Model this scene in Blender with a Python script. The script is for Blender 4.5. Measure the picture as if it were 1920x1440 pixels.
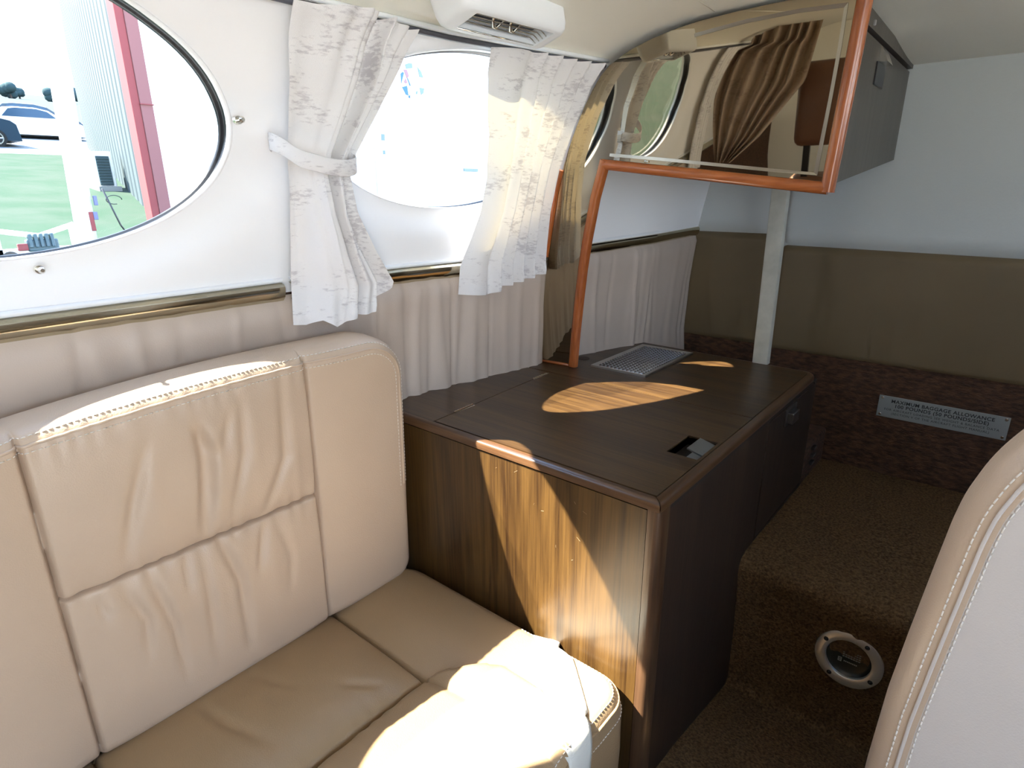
import bpy, bmesh, math, random
import numpy as np
from mathutils import Vector, Matrix, noise
from mathutils.geometry import delaunay_2d_cdt

for o in list(bpy.data.objects): bpy.data.objects.remove(o)
S = bpy.context.scene
COL = S.collection
R = math.radians

# ------------------------------------------------------------------ camera
def cam_axes(yaw, pitch, roll):
    a, b, g = R(yaw), R(pitch), R(roll)
    F = Vector((-math.sin(a)*math.cos(b), math.cos(a)*math.cos(b), -math.sin(b)))
    R0 = Vector((math.cos(a), math.sin(a), 0)); U0 = R0.cross(F)
    return R0*math.cos(g)+U0*math.sin(g), -R0*math.sin(g)+U0*math.cos(g), F
Rv, Uv, Fv = cam_axes(40.1, 18.1, -0.4)
cam = bpy.data.cameras.new('camera'); cam.sensor_width = 36; cam.lens = 21.0
cam.clip_start = .01; cam.clip_end = 2000
co = bpy.data.objects.new('camera', cam); COL.objects.link(co)
co.matrix_world = Matrix(((Rv.x, Uv.x, -Fv.x, 0), (Rv.y, Uv.y, -Fv.y, 0), (Rv.z, Uv.z, -Fv.z, .91), (0, 0, 0, 1)))
S.camera = co

# ------------------------------------------------------------------ sky, sun, exposure
w = bpy.data.worlds.new('sky'); S.world = w; w.use_nodes = True
nt = w.node_tree; nt.nodes.clear()
out = nt.nodes.new('ShaderNodeOutputWorld'); bg = nt.nodes.new('ShaderNodeBackground')
tc = nt.nodes.new('ShaderNodeTexCoord'); sx = nt.nodes.new('ShaderNodeSeparateXYZ')
rp = nt.nodes.new('ShaderNodeValToRGB')
rp.color_ramp.elements[0].position = 0; rp.color_ramp.elements[0].color = (.76, .87, 1, 1)
rp.color_ramp.elements[1].position = .7; rp.color_ramp.elements[1].color = (.36, .58, 1, 1)
nt.links.new(tc.outputs['Generated'], sx.inputs[0]); nt.links.new(sx.outputs['Z'], rp.inputs[0])
nt.links.new(rp.outputs[0], bg.inputs[0]); bg.inputs[1].default_value = 3.2
nt.links.new(bg.outputs[0], out.inputs[0])
sun = bpy.data.lights.new('sun', 'SUN'); sun.energy = 24; sun.angle = R(.53); sun.color = (1, .93, .80)
so = bpy.data.objects.new('sun', sun); COL.objects.link(so); so.location = (-6, -6, 11)
so.rotation_euler = Vector((1, 1.0, -1.8)).to_track_quat('-Z', 'Y').to_euler()
S.view_settings.view_transform = 'Standard'; S.view_settings.look = 'None'
S.view_settings.gamma = 1; S.view_settings.use_curve_mapping = False
S.view_settings.exposure = 1.09
try:
    S.cycles.max_bounces = 10; S.cycles.diffuse_bounces = 7; S.cycles.glossy_bounces = 5
    S.cycles.transparent_max_bounces = 12; S.cycles.sample_clamp_indirect = 6
except Exception: pass

# ------------------------------------------------------------------ materials
def lin(c):
    if isinstance(c, str):
        c = [int(c[i:i+2], 16)/255 for i in (0, 2, 4)]
        c = [x/12.92 if x <= .04045 else ((x+.055)/1.055)**2.4 for x in c]
    return tuple(c)+(1,)
def mat(name, color, rough=.5, metal=0., spec=.5, noise_amt=0., noise_scale=20., bump=0., bscale=200., color2=None,
        stretch=(1, 1, 1), coat=0., bump_kind='noise', sheen=0.):
    m = bpy.data.materials.new(name); m.use_nodes = True
    n = m.node_tree.nodes; l = m.node_tree.links; b = n['Principled BSDF']
    b.inputs['Base Color'].default_value = lin(color); b.inputs['Roughness'].default_value = rough
    b.inputs['Metallic'].default_value = metal; b.inputs['Specular IOR Level'].default_value = spec
    b.inputs['Coat Weight'].default_value = coat; b.inputs['Sheen Weight'].default_value = sheen
    t = n.new('ShaderNodeTexCoord'); mp = n.new('ShaderNodeMapping'); mp.inputs['Scale'].default_value = stretch
    l.new(t.outputs['Object'], mp.inputs[0])
    if noise_amt > 0 or color2 is not None:
        z = n.new('ShaderNodeTexNoise'); z.inputs['Scale'].default_value = noise_scale; z.inputs['Detail'].default_value = 5
        l.new(mp.outputs[0], z.inputs['Vector'])
        r = n.new('ShaderNodeValToRGB'); c = lin(color); c2 = lin(color2) if color2 is not None else tuple(x*(1-noise_amt) for x in c[:3])+(1,)
        r.color_ramp.elements[0].position = .35; r.color_ramp.elements[0].color = c2
        r.color_ramp.elements[1].position = .65; r.color_ramp.elements[1].color = c
        l.new(z.outputs['Fac'], r.inputs[0]); l.new(r.outputs[0], b.inputs['Base Color'])
    if bump > 0:
        if bump_kind == 'voronoi':
            z2 = n.new('ShaderNodeTexVoronoi'); z2.inputs['Scale'].default_value = bscale; oo = z2.outputs['Distance']
        else:
            z2 = n.new('ShaderNodeTexNoise'); z2.inputs['Scale'].default_value = bscale; z2.inputs['Detail'].default_value = 3; oo = z2.outputs['Fac']
        l.new(mp.outputs[0], z2.inputs['Vector'])
        bp = n.new('ShaderNodeBump'); bp.inputs['Strength'].default_value = 1; bp.inputs['Distance'].default_value = bump
        l.new(oo, bp.inputs['Height']); l.new(bp.outputs[0], b.inputs['Normal'])
    return m
def wood(name, c_dark, c_light, grain='z', rough=.32, ring=1.0, coat=.25):
    m = bpy.data.materials.new(name); m.use_nodes = True
    n = m.node_tree.nodes; l = m.node_tree.links; b = n['Principled BSDF']
    b.inputs['Roughness'].default_value = rough; b.inputs['Coat Weight'].default_value = coat
    b.inputs['Coat Roughness'].default_value = .2
    t = n.new('ShaderNodeTexCoord')
    def mp(s):
        k = n.new('ShaderNodeMapping'); k.inputs['Scale'].default_value = s; l.new(t.outputs['Object'], k.inputs[0]); return k
    ax = 'xyz'.index(grain)
    s1 = [1.0]*3; s1[ax] = .07; s2 = [1.0]*3; s2[ax] = .03
    a = mp(s1); z = n.new('ShaderNodeTexNoise'); z.inputs['Scale'].default_value = 14*ring; z.inputs['Detail'].default_value = 3; z.inputs['Distortion'].default_value = .6
    l.new(a.outputs[0], z.inputs['Vector'])
    mul = n.new('ShaderNodeMath'); mul.operation = 'MULTIPLY'; mul.inputs[1].default_value = 9; l.new(z.outputs['Fac'], mul.inputs[0])
    fr = n.new('ShaderNodeMath'); fr.operation = 'PINGPONG'; fr.inputs[1].default_value = 1; l.new(mul.outputs[0], fr.inputs[0])
    c = mp(s2); z2 = n.new('ShaderNodeTexNoise'); z2.inputs['Scale'].default_value = 260; z2.inputs['Detail'].default_value = 4; l.new(c.outputs[0], z2.inputs['Vector'])
    mx = n.new('ShaderNodeMix'); mx.data_type = 'FLOAT'; mx.inputs[0].default_value = .74; l.new(fr.outputs[0], mx.inputs[2]); l.new(z2.outputs['Fac'], mx.inputs[3])
    r = n.new('ShaderNodeValToRGB'); r.color_ramp.elements[0].position = .27; r.color_ramp.elements[0].color = lin(c_dark)
    r.color_ramp.elements[1].position = .72; r.color_ramp.elements[1].color = lin(c_light)
    l.new(mx.outputs[0], r.inputs[0]); l.new(r.outputs[0], b.inputs['Base Color'])
    bp = n.new('ShaderNodeBump'); bp.inputs['Distance'].default_value = .0003; bp.inputs['Strength'].default_value = .6
    l.new(z2.outputs['Fac'], bp.inputs['Height']); l.new(bp.outputs[0], b.inputs['Normal'])
    return m
def glass(name, tint=(1, 1, 1), gloss=.06):
    m = bpy.data.materials.new(name); m.use_nodes = True
    n = m.node_tree.nodes; l = m.node_tree.links; n.clear()
    o = n.new('ShaderNodeOutputMaterial'); mx = n.new('ShaderNodeMixShader'); tr = n.new('ShaderNodeBsdfTransparent'); g = n.new('ShaderNodeBsdfGlossy')
    tr.inputs[0].default_value = tuple(tint)+(1,); g.inputs['Roughness'].default_value = .02
    lw = n.new('ShaderNodeLayerWeight'); lw.inputs[0].default_value = .25
    mu = n.new('ShaderNodeMath'); mu.operation = 'MULTIPLY'; mu.inputs[1].default_value = gloss*6; l.new(lw.outputs['Fresnel'], mu.inputs[0])
    l.new(mu.outputs[0], mx.inputs[0]); l.new(tr.outputs[0], mx.inputs[1]); l.new(g.outputs[0], mx.inputs[2]); l.new(mx.outputs[0], o.inputs[0])
    return m
def fabric(name, c1, c2, translucent=.35, scale=1.0, stretch=(40, 22, 110)):
    m = bpy.data.materials.new(name); m.use_nodes = True
    n = m.node_tree.nodes; l = m.node_tree.links; n.clear()
    o = n.new('ShaderNodeOutputMaterial'); mx = n.new('ShaderNodeMixShader'); d = n.new('ShaderNodeBsdfDiffuse'); tl = n.new('ShaderNodeBsdfTranslucent')
    mx.inputs[0].default_value = translucent
    t = n.new('ShaderNodeTexCoord'); mp = n.new('ShaderNodeMapping'); mp.inputs['Scale'].default_value = stretch; l.new(t.outputs['Object'], mp.inputs[0])
    z = n.new('ShaderNodeTexNoise'); z.inputs['Scale'].default_value = scale; z.inputs['Detail'].default_value = 4; z.inputs['Roughness'].default_value = .65; l.new(mp.outputs[0], z.inputs[0])
    mp2 = n.new('ShaderNodeMapping'); mp2.inputs['Scale'].default_value = (14, 14, 22); l.new(t.outputs['Object'], mp2.inputs[0])
    zb = n.new('ShaderNodeTexNoise'); zb.inputs['Scale'].default_value = scale; zb.inputs['Detail'].default_value = 2; l.new(mp2.outputs[0], zb.inputs[0])
    av = n.new('ShaderNodeMath'); av.operation = 'ADD'; l.new(z.outputs[0], av.inputs[0]); l.new(zb.outputs[0], av.inputs[1])
    r = n.new('ShaderNodeValToRGB'); r.color_ramp.elements[0].position = .40; r.color_ramp.elements[0].color = lin(c2)
    r.color_ramp.elements[1].position = .47; r.color_ramp.elements[1].color = lin(c1)
    hm = n.new('ShaderNodeMath'); hm.operation = 'MULTIPLY'; hm.inputs[1].default_value = .5; l.new(av.outputs[0], hm.inputs[0])
    l.new(hm.outputs[0], r.inputs[0]); l.new(r.outputs[0], d.inputs[0])
    warm = n.new('ShaderNodeMix'); warm.data_type = 'RGBA'; warm.blend_type = 'MULTIPLY'; warm.inputs[0].default_value = 1
    l.new(r.outputs[0], warm.inputs[6]); warm.inputs[7].default_value = (1, .86, .52, 1); l.new(warm.outputs[2], tl.inputs[0])
    wv = n.new('ShaderNodeTexNoise'); wv.inputs['Scale'].default_value = 900; l.new(t.outputs['Object'], wv.inputs[0])
    bp = n.new('ShaderNodeBump'); bp.inputs['Distance'].default_value = .0004; l.new(wv.outputs[0], bp.inputs['Height']); l.new(bp.outputs[0], d.inputs['Normal'])
    l.new(d.outputs[0], mx.inputs[1]); l.new(tl.outputs[0], mx.inputs[2]); l.new(mx.outputs[0], o.inputs[0])
    return m

M = dict(
    white=mat('white_panel', (.92, .92, .93), .38, noise_amt=.02, noise_scale=3),
    headliner=mat('headliner_vinyl', (.90, .87, .77), .6, bump=.0002, bscale=500),
    whitevinyl=mat('white_vinyl', (.60, .63, .62), .5, bump=.0003, bscale=260),
    leather=mat('beige_leather', (.55, .415, .300), .40, noise_amt=.06, noise_scale=6, bump=.00018, bscale=520, bump_kind='voronoi'),
    shadedleather=mat('shaded_leather', (.36, .245, .135), .38, noise_amt=.05, noise_scale=6, bump=.00018, bscale=520, bump_kind='voronoi'),  # same leather as the backrest, with the cushion's shade put into the colour
    wallleather=mat('wall_leather', (.52, .43, .36), .5, noise_amt=.08, noise_scale=8, bump=.0002, bscale=500),
    aftleather=mat('aft_leather', (.165, .118, .062), .5, noise_amt=.08, noise_scale=8, bump=.0002, bscale=500),
    paleleather=mat('pale_leather', (.60, .54, .49), .42, noise_amt=.04, noise_scale=6, bump=.00018, bscale=520, bump_kind='voronoi'),
    thread=mat('pale_thread', (.78, .72, .64), .8),
    webbing=mat('belt_webbing', (.74, .72, .64), .7, bump=.0004, bscale=60, stretch=(4, 4, 20)),
    topwood=wood('walnut_top', (.023, .0105, .004), (.078, .041, .0135), 'x', .36, 1.0, .08),
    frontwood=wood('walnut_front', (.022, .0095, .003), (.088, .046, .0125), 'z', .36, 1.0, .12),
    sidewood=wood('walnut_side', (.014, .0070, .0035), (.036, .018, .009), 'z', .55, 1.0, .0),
    nosing=wood('walnut_nosing', (.045, .020, .009), (.105, .053, .024), 'x', .28, 1.0, .1),
    nosingy=wood('walnut_nosing_side', (.045, .020, .009), (.105, .053, .024), 'y', .28, 1.0, .1),
    stile=wood('walnut_stile', (.04, .019, .010), (.095, .050, .026), 'z', .3, 1.0, .1),
    cherry=wood('cherry_trim', (.28, .070, .018), (.46, .135, .035), 'x', .25, coat=.6),
    cherryz=wood('cherry_trim_upright', (.28, .070, .018), (.46, .135, .035), 'z', .25, coat=.6),
    laminate=wood('grey_brown_laminate', (.048, .040, .031), (.075, .064, .050), 'z', .4, 1.0, .1),
    carpet=mat('brown_carpet', (.170, .100, .046), .95, color2=(.075, .043, .020), noise_scale=220, bump=.004, bscale=330, spec=.04),
    wallcarpet=mat('woven_wall_covering', (.115, .060, .036), .8, color2=(.050, .028, .018), noise_scale=55, stretch=(1, 1, 2.6), bump=.003, bscale=150, spec=.2),
    chrome=mat('polished_metal', (.78, .76, .70), .12, 1.0),
    flange=mat('polished_flange', (.92, .90, .84), .30, .85, bump=.0006, bscale=30),
    brushed=mat('satin_metal', (.62, .63, .62), .3, 1.0),
    trim=mat('brass_trim', (.58, .53, .40), .14, 1.0),
    mirror=mat('bronze_mirror', (.385, .320, .225), .015, 1.0),
    bevel=mat('mirror_bevel', (.50, .46, .38), .25, 1.0),
    black=mat('black_rubber', (.012, .013, .016), .3),
    dark=mat('dark_cavity', (.02, .015, .012), .6),
    gauge=mat('gauge_face', (.02, .022, .018), .25),
    ink=mat('black_ink', (.02, .022, .025), .5),
    paleink=mat('pale_ink', (.30, .30, .26), .5),
    plate=mat('aluminium_plate', (.42, .47, .48), .4, .6),
    vent=mat('white_plastic', (.86, .88, .90), .35),
    brownleather=mat('brown_leather', (.16, .075, .045), .45, bump=.0002, bscale=500),
    curtain=fabric('flecked_curtain', (.84, .83, .84), (.63, .61, .63), .065, stretch=(80, 55, 230)),
    brownfab=fabric('brown_drape', (.50, .40, .33), (.40, .31, .25), .05),
    pane=glass('window_acrylic', (.96, .98, .98)),
    skin=mat('painted_skin', (.75, .75, .76), .4),
)
M['handle'] = mat('dull_metal', (.22, .22, .23), .35, 1.0)

# ------------------------------------------------------------------ object helpers
def wloc(o):
    v = Vector((0, 0, 0))
    while o is not None: v += o.location; o = o.parent
    return v
def tag(o, label=None, cat=None, group=None, kind=None):
    if label: o['label'] = label
    if cat: o['category'] = cat
    if group: o['group'] = group
    if kind: o['kind'] = kind
    return o
def thing(name, loc, label, cat, group=None):
    o = bpy.data.objects.new(name, None); COL.objects.link(o); o.location = loc; o.empty_display_size = .02
    return tag(o, label, cat, group)
def obj(name, V, F, m, parent=None, smooth=True, auto=None):
    V = np.asarray(V, float).reshape(-1, 3)
    if parent is not None: base = wloc(parent)
    else:
        lo, hi = V.min(0), V.max(0); base = Vector(((lo[0]+hi[0])/2, (lo[1]+hi[1])/2, lo[2]))
    me = bpy.data.meshes.new(name)
    me.from_pydata((V-np.array(base)).tolist(), [], [list(map(int, f)) for f in F]); me.update()
    o = bpy.data.objects.new(name, me); COL.objects.link(o)
    if parent is not None: o.parent = parent
    else: o.location = base
    me.materials.append(m if not isinstance(m, str) else M[m])
    bm = bmesh.new(); bm.from_mesh(me); bmesh.ops.recalc_face_normals(bm, faces=bm.faces); bm.to_mesh(me); bm.free()
    if smooth:
        for p in me.polygons: p.use_smooth = True
        if auto is not None:
            try: me.set_sharp_from_angle(angle=R(auto))
            except Exception: pass
    return o
class MB:
    def __init__(s): s.V = []; s.F = []
    def add(s, V, F):
        b = len(s.V); s.V += [tuple(v) for v in V]; s.F += [[i+b for i in f] for f in F]; return s
    def box(s, x0, x1, y0, y1, z0, z1, bev=0.):
        if bev <= 0:
            V = [(x, y, z) for x in (x0, x1) for y in (y0, y1) for z in (z0, z1)]
            return s.add(V, [(0, 1, 3, 2), (4, 6, 7, 5), (0, 4, 5, 1), (2, 3, 7, 6), (0, 2, 6, 4), (1, 5, 7, 3)])
        bm = bmesh.new(); bmesh.ops.create_cube(bm, size=1)
        for v in bm.verts: v.co = Vector(((x0+x1)/2+v.co.x*(x1-x0), (y0+y1)/2+v.co.y*(y1-y0), (z0+z1)/2+v.co.z*(z1-z0)))
        bmesh.ops.bevel(bm, geom=bm.edges[:], offset=bev, segments=3, profile=.5, affect='EDGES')
        bm.verts.index_update(); s.add([v.co[:] for v in bm.verts], [[v.index for v in f.verts] for f in bm.faces]); bm.free(); return s
    def tube(s, pts, r, n=10, cap=True, flat=None):
        pts = [Vector(p) for p in pts]; rs = r if hasattr(r, '__len__') else [r]*len(pts); b = []
        up = Vector((0, 0, 1)); prev = None
        for i, p in enumerate(pts):
            t = (pts[min(i+1, len(pts)-1)]-pts[max(i-1, 0)]).normalized()
            if prev is None:
                a = t.cross(up); a = t.cross(Vector((1, 0, 0))) if a.length < 1e-4 else a
            else: a = prev-t*prev.dot(t)
            a.normalize(); prev = a; c = t.cross(a)
            for k in range(n):
                an = 2*math.pi*k/n; b.append(p+(a*math.cos(an)+c*math.sin(an)*(flat or 1))*rs[i])
        F = []
        for i in range(len(pts)-1):
            for k in range(n): F.append((i*n+k, i*n+(k+1) % n, (i+1)*n+(k+1) % n, (i+1)*n+k))
        if cap: F.append(tuple(range(n))); F.append(tuple(range((len(pts)-1)*n, len(pts)*n)))
        return s.add(b, F)
    def cyl(s, p, ax, r, h, n=20, r2=None):
        p = Vector(p); ax = Vector(ax).normalized(); return s.tube([p, p+ax*h], [r, r2 if r2 is not None else r], n)
    def prism(s, poly, axis, a, b):
        n = len(poly); V = []
        for c in (a, b):
            for u, v in poly:
                V.append({'x': (c, u, v), 'y': (u, c, v), 'z': (u, v, c)}[axis])
        F = [tuple(range(n)), tuple(range(2*n-1, n-1, -1))]+[(i, (i+1) % n, n+(i+1) % n, n+i) for i in range(n)]
        return s.add(V, F)
    def build(s, name, m, parent=None, smooth=False, auto=None): return obj(name, s.V, s.F, m, parent, smooth, auto)
def grid(nu, nv, f, close_u=False):
    V = []; F = []
    for i in range(nu):
        for j in range(nv): V.append(f(i/(nu-1) if not close_u else i/nu, j/(nv-1)))
    for i in range(nu if close_u else nu-1):
        for j in range(nv-1): a = i*nv+j; b = ((i+1) % nu)*nv+j; F.append((a, b, b+1, a+1))
    return V, F
def interp(x, xs, ys): return float(np.interp(x, xs, ys))
def sstep(a, b, x): t = np.clip((x-a)/(b-a), 0, 1); return t*t*(3-2*t)

# ------------------------------------------------------------------ cabin section
PZ = [-.2, .10, .30, .52, .66, .763, .857, .946, 1.03, 1.096, 1.138]
PX = [-.70, -.79, -.83, -.849, -.843, -.832, -.815, -.796, -.764, -.727, -.690]
DYY = [-2.5, -1.2, .5, .743, 1.12, 1.45, 1.65]; DVV = [.05, -.075, -.075, -.065, 0, .09, .12]
CX = -.077
def wx(y, z): return interp(z, PZ, PX)+interp(y, DYY, DVV)
def side(x, s): return x if s < 0 else 2*CX-x
WINS = {-1: [(1, .150, .985, .284, .150), (2, .845, 1.003, .266, .128), (3, -.95, .984, .272, .146)],
        1: [(5, .150, .985, .284, .150), (6, .845, 1.003, .266, .128), (7, -1.3, .984, .25, .14), (8, 1.36, 1.0, .15, .115)]}  # unseen right side windows, added to supply daylight on the left wall
ADDED_DOOR = (-.86, -.12)
def window_wall(s, name):
    pts = []; edges = []
    y0, y1, z0, z1 = -1.95, 1.66,   .752, 1.144
    ny, nz = 150, 22
    for i in range(ny+1): pts.append((y0+(y1-y0)*i/ny, z0))
    for j in range(1, nz+1): pts.append((y1, z0+(z1-z0)*j/nz))
    for i in range(ny-1, -1, -1): pts.append((y0+(y1-y0)*i/ny, z1))
    for j in range(nz-1, 0, -1): pts.append((y0, z0+(z1-z0)*j/nz))
    n = len(pts); edges += [(i, (i+1) % n) for i in range(n)]
    WIN = WINS[s]
    def q(y, z): return min(((y-c[1])/c[3])**2+((z-c[2])/c[4])**2 for c in WIN)
    for c in WIN:
        for k, sc in enumerate((1.0, 1.05, 1.12, 1.2)):
            st = len(pts); N = 72
            ring = []
            for i in range(N):
                a = 2*math.pi*i/N; y = c[1]+c[3]*sc*math.cos(a); z = c[2]+c[4]*sc*math.sin(a)
                if z0+.004 < z < z1-.004: pts.append((y, z)); ring.append(len(pts)-1)
            if k == 0: edges += [(ring[i], ring[(i+1) % N]) for i in range(N)]
    for i in range(1, ny):
        for j in range(1, nz):
            y, z = y0+(y1-y0)*i/ny, z0+(z1-z0)*j/nz
            if q(y, z) > 1.5: pts.append((y, z))
    v2, _, f2, *_ = delaunay_2d_cdt([Vector(p) for p in pts], edges, [], 0, 1e-5)
    def P(y, z, off=0):
        d = math.sqrt(q(y, z)); dish = .016*(1-float(sstep(1.0, 1.42, d)))
        return (side(wx(y, z)-dish-off, s), y, z)
    F = []
    for f in f2:
        cy = sum(v2[i][0] for i in f)/len(f); cz = sum(v2[i][1] for i in f)/len(f)
        if q(cy, cz) > 1.0 and not (s > 0 and ADDED_DOOR[0] < cy < ADDED_DOOR[1]): F.append(tuple(f))
    o = obj(name, [P(v[0], v[1]) for v in v2], F, 'white', None, True); tag(o, kind='structure')
    sk = obj('outer_skin', [(side(wx(v[0], v[1])-.046, s), v[0], v[1]) for v in v2], F, 'skin', o, True)
    return o, P
wl, PL = window_wall(-1, 'wall_left')
wr, PR = window_wall(1, 'wall_right')
def window(s, c, P, num):
    N = 96
    def ell(sc, off):
        r = []
        for i in range(N):
            a = 2*math.pi*i/N; y = c[1]+c[3]*sc*math.cos(a); z = c[2]+c[4]*sc*math.sin(a)
            yy = c[1]+c[3]*math.cos(a); zz = c[2]+c[4]*math.sin(a)
            r.append((side(wx(yy, zz)-.016-off, s), y, z))
        return r
    def ring(prof):
        rs = [ell(*p) for p in prof]; V = [v for r in rs for v in r]
        F = [(k*N+i, k*N+(i+1) % N, (k+1)*N+(i+1) % N, (k+1)*N+i) for k in range(len(rs)-1) for i in range(N)]
        return V, F
    V, F = ring([(1.0, .0), (1.008, -.002), (1.008, -.003), (1.0, -.0035), (.991, -.002), (.988, .003)])
    o = obj('window_%d' % num, V, F, 'white', None, True); tag(o, kind='structure')
    V, F = ring([(.990, .003), (.990, .004), (.989, .013), (.978, .0135), (.978, .022)]); obj('rubber_seal', V, F, 'black', o)
    V, F = ring([(1.0, .0), (1.0, .031)]); obj('window_reveal', V, F, 'skin', o)
    # pane: curved disc
    V = [(side(wx(c[1], c[2])-.036, s), c[1], c[2])]; F = []
    K = 8
    for k in range(1, K+1):
        sc = k/K*1.0
        for i in range(N):
            a = 2*math.pi*i/N; y = c[1]+c[3]*sc*math.cos(a); z = c[2]+c[4]*sc*math.sin(a); V.append((side(wx(y, z)-.036, s), y, z))
    for i in range(N): F.append((0, 1+i, 1+(i+1) % N))
    for k in range(K-1):
        for i in range(N): F.append((1+k*N+i, 1+k*N+(i+1) % N, 1+(k+1)*N+(i+1) % N, 1+(k+1)*N+i))
    obj('pane', V, F, 'pane', o)
for c in WINS[-1]: window(-1, c, PL, c[0])
for c in WINS[1]: window(1, c, PR, c[0])

# lower gathered leather panels on both side walls
rng = np.random.default_rng(5)
def gather(n, y0, y1, seed):
    r = np.random.default_rng(seed)
    ys = np.sort(r.uniform(y0, y1, n)); am = r.uniform(.3, 1, n)*r.choice([-1, 1, 1], n); wd = r.uniform(.004, .016, n)
    ph = r.uniform(0, 6, n); k = r.uniform(-.12, .12, n); cen = r.uniform(.3, .7, n); ln = r.uniform(.25, .8, n)
    def f(y, t):
        yy = y-(ys+k*(t-.5)*.25+.006*np.sin(ph+t*5))
        return float(np.sum(am*np.exp(-(yy/wd)**2)*np.exp(-((t-cen)/ln)**2)))
    return f
def leather_side(s, parent, y0, y1, z0, z1, seed, m='wallleather', nu=None, amp=.0075):
    g = gather(int((y1-y0)*45), y0, y1, seed); nu = nu or int((y1-y0)*260)
    def f(u, v):
        y = y0+(y1-y0)*u; z = z0+(z1-z0)*v
        e = min(1, min(u*(y1-y0), (1-u)*(y1-y0), v*(z1-z0), (1-v)*(z1-z0))/.03)
        e = math.sqrt(max(0, 1-(1-e)**2))
        z += interp(y, [1.1, 1.2, 1.65], [0, .010, .030])*v if (s < 0 and y0 > 1) else 0
        return (side(wx(y, z)+.016*e+amp*g(y, v)*e, s), y, z)
    V, F = grid(nu, 30, f); return obj('leather_panel', V, F, m, parent)
leather_side(-1, wl, -.35, 1.118, .12, .748, 3)
leather_side(-1, wl, 1.118, 1.645, .30, .757, 11, amp=.006)
leather_side(1, wr, -.06, 1.64, .12, .748, 4, nu=200)
for s, p, ya, yb in ((-1, wl, -1.95, 1.66), (1, wr, -1.95, ADDED_DOOR[0]), (1, wr, ADDED_DOOR[1], 1.66)):
    V, F = grid(60, 16, lambda u, v: (side(wx(ya+(yb-ya)*u, -.2+.96*v)-.004, s), ya+(yb-ya)*u, -.2+.96*v)); obj('lower_lining', V, F, 'wallcarpet', p)
    V, F = grid(40, 16, lambda u, v: (side(wx(ya+(yb-ya)*u, -.25+1.01*v)-.046, s), ya+(yb-ya)*u, -.25+1.01*v)); obj('outer_skin', V, F, 'skin', p)
# unseen doorway opening added on the right side to let daylight in
V = []; F = []
for k, yy in enumerate(ADDED_DOOR):
    zz = np.linspace(-.2, 1.14, 24); b_ = len(V)
    for z in zz:
        for d in (.002, -.046): V.append((side(wx(yy, z)+d, 1), yy, z))
    for i in range(23): F.append((b_+2*i, b_+2*i+1, b_+2*i+3, b_+2*i+2))
o = obj('added_doorway', V, F, 'white'); tag(o, kind='structure')

# ceiling
CZ = [(-.690, 1.138), (-.672, 1.148), (-.645, 1.158), (-.603, 1.170), (-.56, 1.179), (-.512, 1.185), (-.45, 1.188), (-.386, 1.190), (-.25, 1.191), (CX, 1.191)]
def ceil_pt(y, k, off=0.):
    full = CZ+[(2*CX-x, z) for x, z in CZ[-2::-1]]
    x, z = full[k]; d = interp(y, DYY, DVV)*min(1, abs(x-CX)/.55)*(1 if x < CX else -1)
    return (x+d, y, z-.035*float(sstep(1.12, 1.66, y))+off)
NCE = len(CZ)*2-1
V, F = grid(60, NCE, lambda u, v: ceil_pt(-1.95+3.62*u, round(v*(NCE-1))))
ce = obj('ceiling', V, F, 'headliner'); tag(ce, kind='structure')
V, F = grid(30, NCE, lambda u, v: ceil_pt(-1.95+3.62*u, round(v*(NCE-1)), .05))
for i in range(len(V)):
    x, y, z = V[i]; V[i] = (CX+(x-CX)*1.09, y, z)
obj('outer_skin', V, F, 'skin', ce)
# headliner seam lines (welts) and molding along window top
mb = MB(); mb.tube([(-.47, 1.088, 1.1885), (-.462, .95, 1.1892), (-.455, .8, 1.1892), (-.44, .3, 1.19)], .0016, 6); mb.build('headliner_welt', 'headliner', ce, True)
for s in (-1, 1):
    ys = np.linspace(-1.9, 1.10, 60)
    mb = MB(); mb.tube([(side(wx(y, 1.138)+.006, s), y, 1.134) for y in ys], .0045, 8); o = mb.build('trim_%d' % (5 if s < 0 else 6), mat('dark_molding%d' % s, (.10, .10, .12), .35), None, True); tag(o, kind='structure')
    mb = MB(); mb.tube([(side(wx(y, 1.138)+.014, s), y, 1.141) for y in ys], .0035, 8); mb.build('molding_lip', 'vent', o, True)

# metal trim strips below the window panels
def strip(name, y0, y1, s=-1, dz=0.):
    def f(u, v):
        y = y0+(y1-y0)*u; zt = interp(y, [.9, 1.2, 1.65], [.763, .777, .803])
        prof = [(.000, .006), (.008, .004), (.011, .0005), (.0115, -.004), (.010, -.010), (.0075, -.0165), (.002, -.022), (.0, -.024)]
        d, h = prof[min(7, round(v*7))]
        return (side(wx(y, .76)+d+.002, s), y, zt+h)
    V, F = grid(40, 8, f); o = obj(name, V, F, 'trim', None, True, 25); tag(o, kind='structure')
    V, F = grid(40, 4, lambda u, v: (side(wx(y0+(y1-y0)*u, .77)+[.001, .006, .006, .001][round(v*3)], s), y0+(y1-y0)*u, interp(y0+(y1-y0)*u, [.9, 1.2, 1.65], [.763, .777, .803])+[.007, .0075, .0125, .014][round(v*3)]))
    obj('trim_lip', V, F, 'vent', o)
    return o
strip('trim_1', -1.5, .500); strip('trim_2', .512, 1.115); strip('trim_3', 1.15, 1.645); strip('trim_4', ADDED_DOOR[1], 1.64, 1)

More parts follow.
